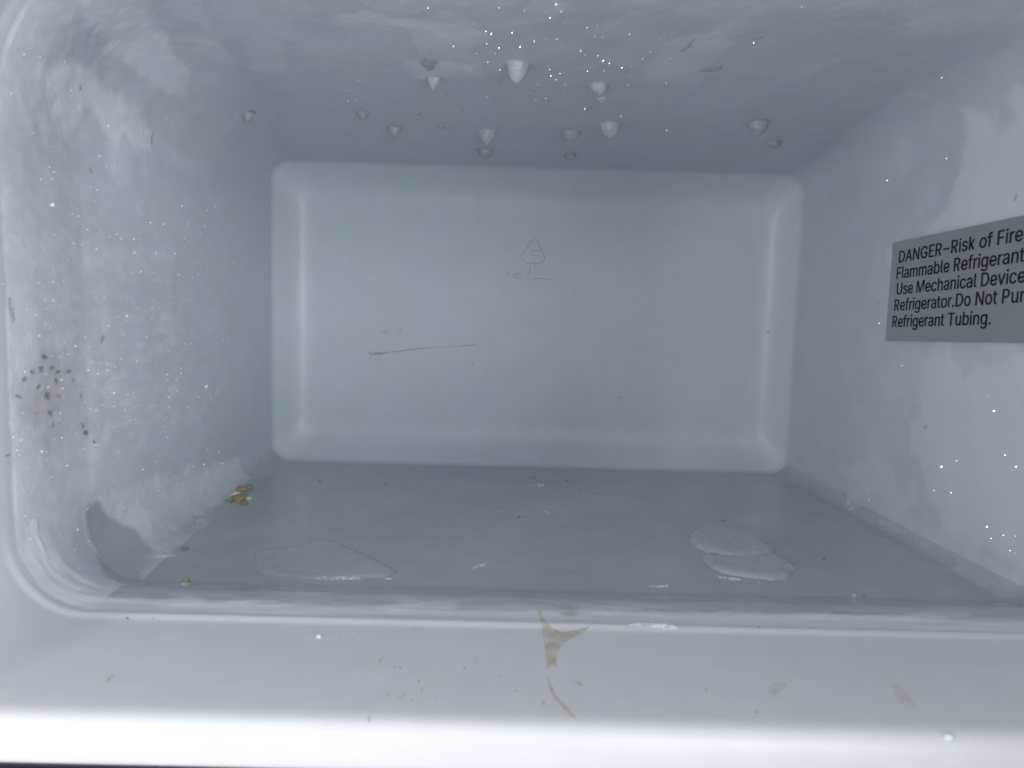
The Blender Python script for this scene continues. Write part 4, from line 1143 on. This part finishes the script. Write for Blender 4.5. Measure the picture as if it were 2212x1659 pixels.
# ---- frozen drops hanging from the ceiling
M['drop'] = simple('frosted ice drop', (0.50, 0.55, 0.585), 0.28, 0.6, noise=0.12, nscale=500, bump=0.5)


M['drop_mid'] = simple('dull ice drop', (0.46, 0.50, 0.53), 0.32, 0.6, noise=0.14, nscale=400, bump=0.6)
M['drop_dim'] = simple('clear ice drop', (0.405, 0.445, 0.475), 0.30, 0.6, noise=0.14, nscale=400, bump=0.6)


def ice_drop(px, ytop, w, ytip, skew, label, seed, lump=0.10):
    ybase = ytop+0.14*w
    c = hit(px, ybase, 'C')
    d = c.y
    R = w*0.5*d/PXF
    H = max(0.0012, (ytip-ybase)*d/PXF)
    nu, nv = 28, 22
    vs, fc = [], []
    PS = np.array([0, .1, .2, .3, .42, .55, .68, .8, .9, .96, 1])
    PRAD = np.array([1.75, 1.42, 1.18, 1.05, 1.0, .93, .76, .50, .27, .12, 0])*(1+0.0*R)
    PH = np.array([0, .02, .06, .13, .25, .42, .63, .81, .93, .985, 1])
    for j in range(nv+1):
        s = j/nv
        rad = 0.92*R*float(np.interp(s, PS, PRAD))
        for k in range(nu):
            a = 2*math.pi*k/nu
            vs.append([rad*math.cos(a)+skew*R*s, rad*math.sin(a)-0.15*R*s, -H*float(np.interp(s, PS, PH))+0.0004*(1-s)])
    vs = np.array(vs)
    n = fbm(vs+np.array([seed*1.7, 0, 0]), 260, seed, 3)-0.5
    n2 = fbm(vs+np.array([seed*2.3, 0, 0]), 900, seed, 2)-0.5
    rr_ = np.repeat(np.sin(np.linspace(0.5, math.pi, nv+1)), nu)
    vs[:, :2] *= (1+(n*4*lump+n2*0.10)*1.0)[:, None]
    vs[:, 2] += n2*0.10*H*rr_
    for j in range(nv):
        for k in range(nu):
            a = j*nu+k
            b = j*nu+(k+1) % nu
            fc.append((a, a+nu, b+nu, b))
    g = float(grown('C', np.array([c.x]), np.array([c.y]))[0])
    o = mesh_obj('ice_drop', vs, fc, M['drop_dim'] if ('faint' in label or 'dim' in label or 'tin' in label) else M['drop_mid'] if ('flat' in label or 'lopsided' in label or 'fleck' in label) else M['drop'])
    o.location = c+Vector((0, 0, -g+0.0003))
    return tag(o, label, 'ice drop', 'frozen drops hanging from the ceiling')


for k, a in enumerate((
        (1120, 132, 50, 181, -0.1, 'largest frozen drop, near the top centre of the ceiling'),
        (937, 166, 30, 195, 0.0, 'small pointed frozen drop left of the largest one'),
        (1293, 178, 44, 208, 0.15, 'flat pale frozen drop right of the largest one'),
        (1300, 210, 26, 224, 0.1, 'low fleck of ice just below the flat pale drop'),
        (1052, 277, 40, 313, 0.0, 'two-toned frozen drop above the left half of the rear wall'),
        (1047, 319, 36, 345, 0.1, 'faint frozen drop just above the rear wall, under the two-toned one'),
        (1234, 280, 42, 307, -0.15, 'lopsided frozen drop left of the big right one'),
        (1231, 329, 28, 350, 0.0, 'dim round frozen drop just above the centre of the rear wall'),
        (1317, 262, 46, 299, 0.1, 'big pale frozen drop right of centre near the rear wall'),
        (1638, 258, 44, 294, 0.0, 'faint frozen drop at the right of the ceiling'),
        (1672, 302, 34, 322, 0.0, 'faintest low frozen drop nearest the right corner of the rear wall'),
        (535, 243, 22, 266, 0.0, 'small faint frozen drop at the far left of the ceiling'),
        (853, 271, 30, 298, 0.0, 'dim frozen drop left of centre near the rear wall'),
        (783, 240, 26, 259, 0.15, 'tiny dim frozen drop at the left of the ceiling'),
        (953, 270, 18, 280, 0.0, 'tiniest frozen drop, left of the two-toned one'),
        (902, 240, 16, 250, 0.0, 'tiny low frozen drop between the left drops'))):
    ice_drop(*a, seed=k+3)

# ---- sheets of ice on the floor and ceiling
def sheet(name, pl, surf, H, R, mat, label, cat, group=None, nz=0.0006, seed=1, step=0.0008, wob=0.0026):
    return tag(film(name, pl, surf, M[mat], step=step, H=H, R=R, nz=nz, wob=wob, seed=seed), label, cat, group)


M['film'] = simple('clear ice sheet', (0.432, 0.473, 0.496), 0.12, 0.6, noise=0.05, nscale=160, bump=0.08)
M['film_pink'] = simple('milky ice sheet', (0.435, 0.462, 0.482), 0.20, 0.6, noise=0.06, nscale=120, bump=0.1)
GF = 'thin ice sheets frozen to the floor'
sheet('ice_sheet', [(1482, 1168), (1498, 1144), (1560, 1145), (1622, 1156), (1662, 1180), (1682, 1197), (1640, 1207), (1570, 1209), (1520, 1193)], 'F', 0.0034, 0.0055, 'film',
      'rear half of the double oval ice sheet on the right of the floor', 'ice sheet', GF, seed=2)
sheet('ice_sheet', [(1508, 1196), (1560, 1209), (1640, 1208), (1682, 1198), (1714, 1222), (1714, 1246), (1684, 1256), (1640, 1252), (1575, 1243), (1530, 1228)], 'F', 0.0028, 0.0050, 'film',
      'front half of the double oval ice sheet on the right of the floor', 'ice sheet', GF, seed=3)
sheet('ice_sheet', [(540, 1190), (600, 1188), (655, 1178), (690, 1163), (730, 1172), (765, 1188), (800, 1206), (870, 1232), (830, 1249), (700, 1251), (560, 1247)], 'F', 0.0015, 0.006, 'film_pink',
      'wide low ice sheet with a pointed rear edge left of centre', 'ice sheet', GF, seed=4)
sheet('ice_sheet', [(1430, 1063), (1480, 1070), (1520, 1068), (1545, 1078), (1545, 1092), (1500, 1103), (1450, 1096)], 'F', 0.0007, 0.008, 'film',
      'faint small oval ice sheet near the rear right of the floor', 'ice sheet', GF, seed=5)
GC = 'low ice patches on the ceiling'
sheet('ice_patch', [(1502, 151), (1528, 140), (1572, 137), (1562, 149), (1530, 157)], 'C', 0.0010, 0.005, 'film', 'dark oval ice patch at the upper right of the ceiling', 'ice patch', GC, seed=6)
sheet('ice_patch', [(1610, 84), (1630, 76), (1658, 76), (1640, 85)], 'C', 0.0009, 0.004, 'film', 'small dark ice patch nearest the upper right of the ceiling', 'ice patch', GC, seed=7)
sheet('ice_patch', [(905, 128), (918, 122), (945, 128), (940, 148), (928, 156), (915, 146)], 'C', 0.0016, 0.005, 'film', 'grey ice patch above the small pointed drop', 'ice patch', GC, seed=8)
sheet('ice_patch', [(1465, 112), (1485, 92), (1510, 80), (1500, 95), (1478, 112)], 'C', 0.0009, 0.004, 'film', 'narrow slanting ice patch left of the dark oval one', 'ice patch', GC, seed=9)

GS = 'white frost slivers'
for k, (pl, surf, lb) in enumerate((
        ([(1345, 1350), (1390, 1347), (1440, 1349), (1478, 1354), (1455, 1359), (1400, 1356)], 'S', 'long white frost sliver along the front ridge right of the drip'),
        ([(662, 1247), (700, 1243), (760, 1244), (802, 1249), (745, 1254), (690, 1252)], 'F', 'white frost sliver at the front edge of the floor, left of centre'),
        ([(812, 1240), (826, 1236), (832, 1240), (820, 1242)], 'F', 'tiny white frost flake right of the left floor sliver'),
        ([(815, 1249), (840, 1248), (858, 1251), (835, 1253)], 'F', 'small white frost sliver on the front edge of the floor'),
        ([(1008, 1229), (1030, 1219), (1062, 1211), (1052, 1220), (1026, 1228)], 'F', 'pale slanting frost sliver in the middle of the floor'),
        ([(1546, 1246), (1575, 1246), (1614, 1252), (1592, 1255), (1560, 1251)], 'F', 'bright white glint painted in front of the double oval ice sheet'),  # glint of the ice edge, painted as a white sliver
        ([(1622, 1253), (1640, 1258), (1650, 1262), (1632, 1259)], 'F', 'tiny bright frost flake at the right end of the oval ice sheet'),
        ([(405, 1127), (425, 1120), (448, 1119), (432, 1126)], 'F', 'white frost sliver where the left rime bank meets the floor'),
        ([(1172, 1103), (1182, 1103), (1194, 1111), (1184, 1110)], 'F', 'tan flake lying in the middle of the floor'),
        ([(1138, 1048), (1158, 1045), (1185, 1049), (1165, 1053)], 'F', 'faint frost sliver near the rear of the floor'),
        ([(1388, 1266), (1440, 1262), (1456, 1267), (1420, 1270)], 'F', 'faint frost sliver on the front edge of the floor at right of centre'),
        ([(320, 1202), (350, 1197), (395, 1200), (360, 1205)], 'F', 'faint frost sliver at the left front corner of the floor'),
        ([(380, 1262), (400, 1259), (418, 1261), (400, 1264)], 'S', 'thin frost sliver on the step at the left front'))):
    tan = 'tan' in lb
    o = sheet('frost_sliver' if not tan else 'dry_flake', pl, surf, 0.0009, 0.0025, 'frost', lb, 'frost sliver' if not tan else 'flake', None if tan else GS, nz=0.0008, seed=20+k, step=0.0005, wob=0.0013)
    if tan:
        o.data.materials.clear()
        M['flake'] = simple('tan flake', (0.62, 0.55, 0.42), 0.7)
        o.data.materials.append(M['flake'])

# ---- crumbs
M['crumb'] = simple('yellow brown crumb', (0.36, 0.31, 0.19), 0.65, 0.4, noise=0.35, nscale=700, bump=0.4)
M['pale'] = simple('pale crumb', (0.70, 0.66, 0.52), 0.5, 0.5, noise=0.15, nscale=700, bump=0.3)
M['orange'] = simple('orange crumb', (0.52, 0.39, 0.22), 0.6, 0.4, noise=0.2, nscale=700)
M['white'] = simple('white crumb', (0.85, 0.87, 0.88), 0.5, 0.5)


def crumb(px, py, w, flat, surf, mat, label, seed, group=None, name='food_crumb', cat='crumb'):
    c = hit(px, py, surf)
    R = 0.5*w*c.length/PXF
    bm = bmesh.new()
    bmesh.ops.create_icosphere(bm, subdivisions=3, radius=1.0)
    co = np.array([v.co for v in bm.verts])
    n = fbm(co+seed*3.1, 1.6, seed, 3)
    n2 = fbm(co+seed*3.1, 5.0, seed+9, 2)
    for v, a, b in zip(bm.verts, n, n2):
        f = 0.55+0.75*a+0.25*(b-0.5)
        v.co = Vector((v.co.x*f*R, v.co.y*f*R*0.9, v.co.z*f*R*flat))
    me = bpy.data.meshes.new(name)
    bm.to_mesh(me)
    bm.free()
    me.polygons.foreach_set('use_smooth', [True]*len(me.polygons))
    me.materials.append(M[mat])
    o = bpy.data.objects.new(name, me)
    COL.objects.link(o)
    g = 0.0
    o.location = c+Vector((0, 0, R*flat*0.45+g))
    o.rotation_euler = (0, 0, seed)
    return tag(o, label, cat, group)


GK = 'crumbs in the rear left corner of the floor'
crumb(518, 1079, 34, 0.45, 'F', 'crumb', 'largest yellow crumb at the foot of the left wall', 1, GK)
crumb(510, 1071, 26, 0.5, 'F', 'pale', 'pale crumb lying on the largest yellow one', 2, GK)
crumb(537, 1078, 14, 0.6, 'F', 'pale', 'small white crumb right of the largest yellow one', 3, GK)
crumb(522, 1060, 22, 0.6, 'F', 'crumb', 'tan crumb just behind the largest yellow one', 4, GK)
crumb(538, 1055, 18, 0.6, 'F', 'crumb', 'brownish crumb furthest back by the left wall', 5, GK)
crumb(528, 1088, 16, 0.35, 'F', 'crumb', 'thin yellow crumb in front of the largest one', 6, GK)
crumb(494, 1083, 16, 0.35, 'F', 'crumb', 'flat brown crumb left of the largest yellow one', 7, GK)
crumb(402, 1256, 16, 0.6, 'S', 'orange', 'orange crumb on the step at the left front', 8)
crumb(689, 1376, 12, 0.6, 'S', 'white', 'white crumb on the left half of the sill', 9)
crumb(400, 1186, 14, 0.3, 'F', 'crumb', 'flat yellow crumb at the foot of the rime bank', 10)
crumb(1845, 1288, 9, 0.6, 'S', 'white', 'tiny white crumb on the step near the right wall', 11)

# ---- water drop on the front lip
wd = crumb(2048, 1597, 17, 1.0, 'S', 'ice', 'single water drop clinging to the right end of the front lip', 12, None, 'water_drop', 'water drop')

# ---- glinting ice crystals
PT = {'L': [], 'C': [], 'R': []}
for x, y, s in ((143, 352, 1.2), (248, 372, .9), (407, 400, .8), (60, 608, 1), (1528, 740, .8), (1073, 773, .7), (207, 863, .8), (310, 1083, 1), (252, 1163, 1), (328, 1160, .8),
                (326, 1326, 2.4), (338, 1334, 1.6), (1170, 1337, 1.2), (1388, 1337, 1), (600, 1303, .8), (966, 1443, 1.2), (1050, 1452, 1), (1210, 1452, .7), (1322, 1468, .9), (557, 1488, 1.1), (643, 1490, .8),
                (747, 1518, .9), (860, 1548, 1.3), (498, 1400, .9), (1005, 1635, 1.1), (1127, 1643, 1.1), (455, 1335, .7)):
    PT['L'].append((x/3, y/3, s))
for x, y, s in ((433, 20, .8), (7, 182, 1), (903, 102, 1.1), (850, 113, .9), (800, 153, .8), (218, 382, 1.1), (165, 348, .8), (813, 388, 1.6), (693, 452, 1.3), (985, 288, .8), (1223, 285, .7),
                (478, 583, 1.4), (1193, 570, .9), (327, 650, .8), (150, 750, 1.2), (625, 763, 1.2), (877, 682, 1), (388, 802, 1.4), (300, 846, 1.2), (1330, 845, 2.0), (730, 888, 1.6), (820, 897, 1),
                (1088, 915, 1), (1147, 790, .7), (260, 925, .8), (695, 915, .8), (543, 948, .8), (650, 967, .9), (1360, 922, .7), (975, 977, .7), (1090, 982, .6), (138, 1018, .9), (868, 1058, .8),
                (912, 1090, .7), (733, 1107, .8), (757, 1138, .7), (1058, 1107, .8), (680, 1178, .8), (1077, 1177, .9), (72, 1173, 1.2), (125, 1192, 1.1), (613, 1223, 1.2), (97, 1258, 1.2), (110, 1290, .9),
                (757, 1268, .8), (1338, 1254, .9), (1413, 1270, 1), (1434, 1345, 1.2), (1316, 1350, 1.3), (1245, 1363, 1.1), (918, 1382, 1.2), (1167, 1367, .7), (1655, 1335, .7), (1585, 1422, .9),
                (1020, 1520, 1), (1177, 1477, .8), (1297, 1503, .8), (193, 1527, .8), (793, 1633, .9), (645, 1365, .7), (290, 1320, .7), (48, 1080, .9)):
    PT['L'].append((x/3, 553+y/3, s))
for x, y, s in ((152, 25, 1), (205, 52, 1), (183, 170, 1), (568, 188, 1.1)):
    PT['L'].append((x/3, 1106+y/3, s))
for x, y, s in ((563, 40, 1), (1023, 40, .7), (1393, 15, 1.3), (1355, 103, .8), (1595, 167, .8), (940, 192, 1.2), (973, 208, 1.7), (1108, 200, 1.2), (945, 272, .9), (1395, 242, .7), (1250, 258, .7),
                (727, 288, 1.3), (1023, 300, 1.2), (1160, 295, 1.3), (1552, 320, 1.1), (950, 392, 1), (1663, 352, .8), (1700, 383, 1.2), (1738, 400, 1.1), (1820, 428, 1), (1030, 445, 1.2), (1352, 440, .7),
                (1420, 467, .8), (1358, 485, 1), (1393, 507, .9), (1600, 453, .9), (1955, 372, .7), (945, 622, 1.2), (1580, 697, 1.2), (1815, 747, .7), (393, 540, .7), (33, 578, .8), (43, 648, 1), (93, 641, 1),
                (28, 822, .9), (1260, 641, .7), (1327, 628, .7), (750, 715, .8), (1222, 593, .6), (2107, 530, .7), (2110, 838, .8), (108, 513, .8), (877, 335, .8), (1870, 210, .6)):
    PT['C'].append((737+x/3, y/3, s))
PT['C'].append((1475+460/3, 267/3, 1.1))
PT['R'] += [(1475+1688/3, 505/3, .8), (1475+1333/3, 1170/3, .9), (1475+1718/3, 1027/3, .7)]
for x, y, s in ((2027, 1005, 1.8), (1685, 1367, 1.6), (1782, 1330, .8), (2098, 1290, .9), (2170, 1365, 1.3), (1983, 903, .8), (1747, 1535, .8), (1637, 1522, .6), (1280, 437, .8), (2022, 395, 1), (1427, 710, .6), (1215, 1578, .7)):
    PT['R'].append((1475+x/3, 553+y/3, s))
for x, y, s in ((1980, 95, 1.4), (2087, 152, 1.1), (2130, 250, 1.1), (2007, 172, .9), (2165, 155, .7)):
    PT['R'].append((1475+x/3, 1106+y/3, s))


def crystals(surf, label, extra):
    """small six-sided ice plates; some of those listed lie so that they catch the lamp"""
    vs, fc = [], []

    def plate(c, nrm, r, th):
        n = Vector(nrm).normalized()
        u = n.orthogonal().normalized()
        w = n.cross(u)
        b = len(vs)
        ph = random.random()*6.28
        for lay, (rr__, hh) in enumerate(((0.75, th), (1.0, 0.0), (0.7, -th))):
            for k in range(6):
                a = ph+math.pi*k/3
                vs.append(c+u*r*rr__*math.cos(a)*1.25+w*r*rr__*math.sin(a)*0.85+n*hh)
        fc.append(tuple(b+k for k in range(6)))
        for lay in (0, 1):
            for k in range(6):
                fc.append((b+lay*6+k, b+lay*6+6+k, b+lay*6+6+(k+1) % 6, b+lay*6+(k+1) % 6))
        fc.append(tuple(b+12+k for k in range(5, -1, -1)))
    i, j = AX[surf]
    inw = {'L': Vector((1, 0, 0)), 'R': Vector((-1, 0, 0)), 'C': Vector((0, 0, -1))}[surf]
    for px, py, s in PT[surf]:
        p = hit(px, py, surf)
        g = float(grown(surf, np.array([p[i]]), np.array([p[j]]))[0])
        p = p+inw*(g+0.0007)
        hv = ((KEY-p).normalized()+(-p).normalized()).normalized()
        plate(p, hv, s*1.55*p.y/PXF, 0.00012)
    for _ in range(extra):
        while True:
            if surf == 'L':
                a, b = random.uniform(0.285, 0.52), random.uniform(-0.11, 0.08)
            elif surf == 'R':
                a, b = random.uniform(0.29, 0.50), random.uniform(-0.11, 0.09)
            else:
                a, b = random.gauss(0.02, 0.06), random.uniform(0.28, 0.45)
            if surf != 'L' or random.random() < math.exp(-((b+0.03)/0.06)**2):
                break
        p = Vector(to3d(surf, np.array([a]), np.array([b]), np.array([0.0003]))[0])
        nrm = inw*1.0+Vector((random.gauss(0, .6), random.gauss(0, .6), random.gauss(0, .6)))
        plate(p, nrm, random.uniform(0.00018, 0.00045), 0.0001)
    o = mesh_obj('frost_crystals', vs, fc, M['crystal'], smooth=False)
    return tag(o, label, 'frost', None, 'stuff')


crystals('L', 'glinting ice crystals sprinkled over the left wall', 280)
crystals('C', 'glinting ice crystals sprinkled over the middle of the ceiling', 120)
crystals('R', 'few glinting ice crystals on the right wall', 40)
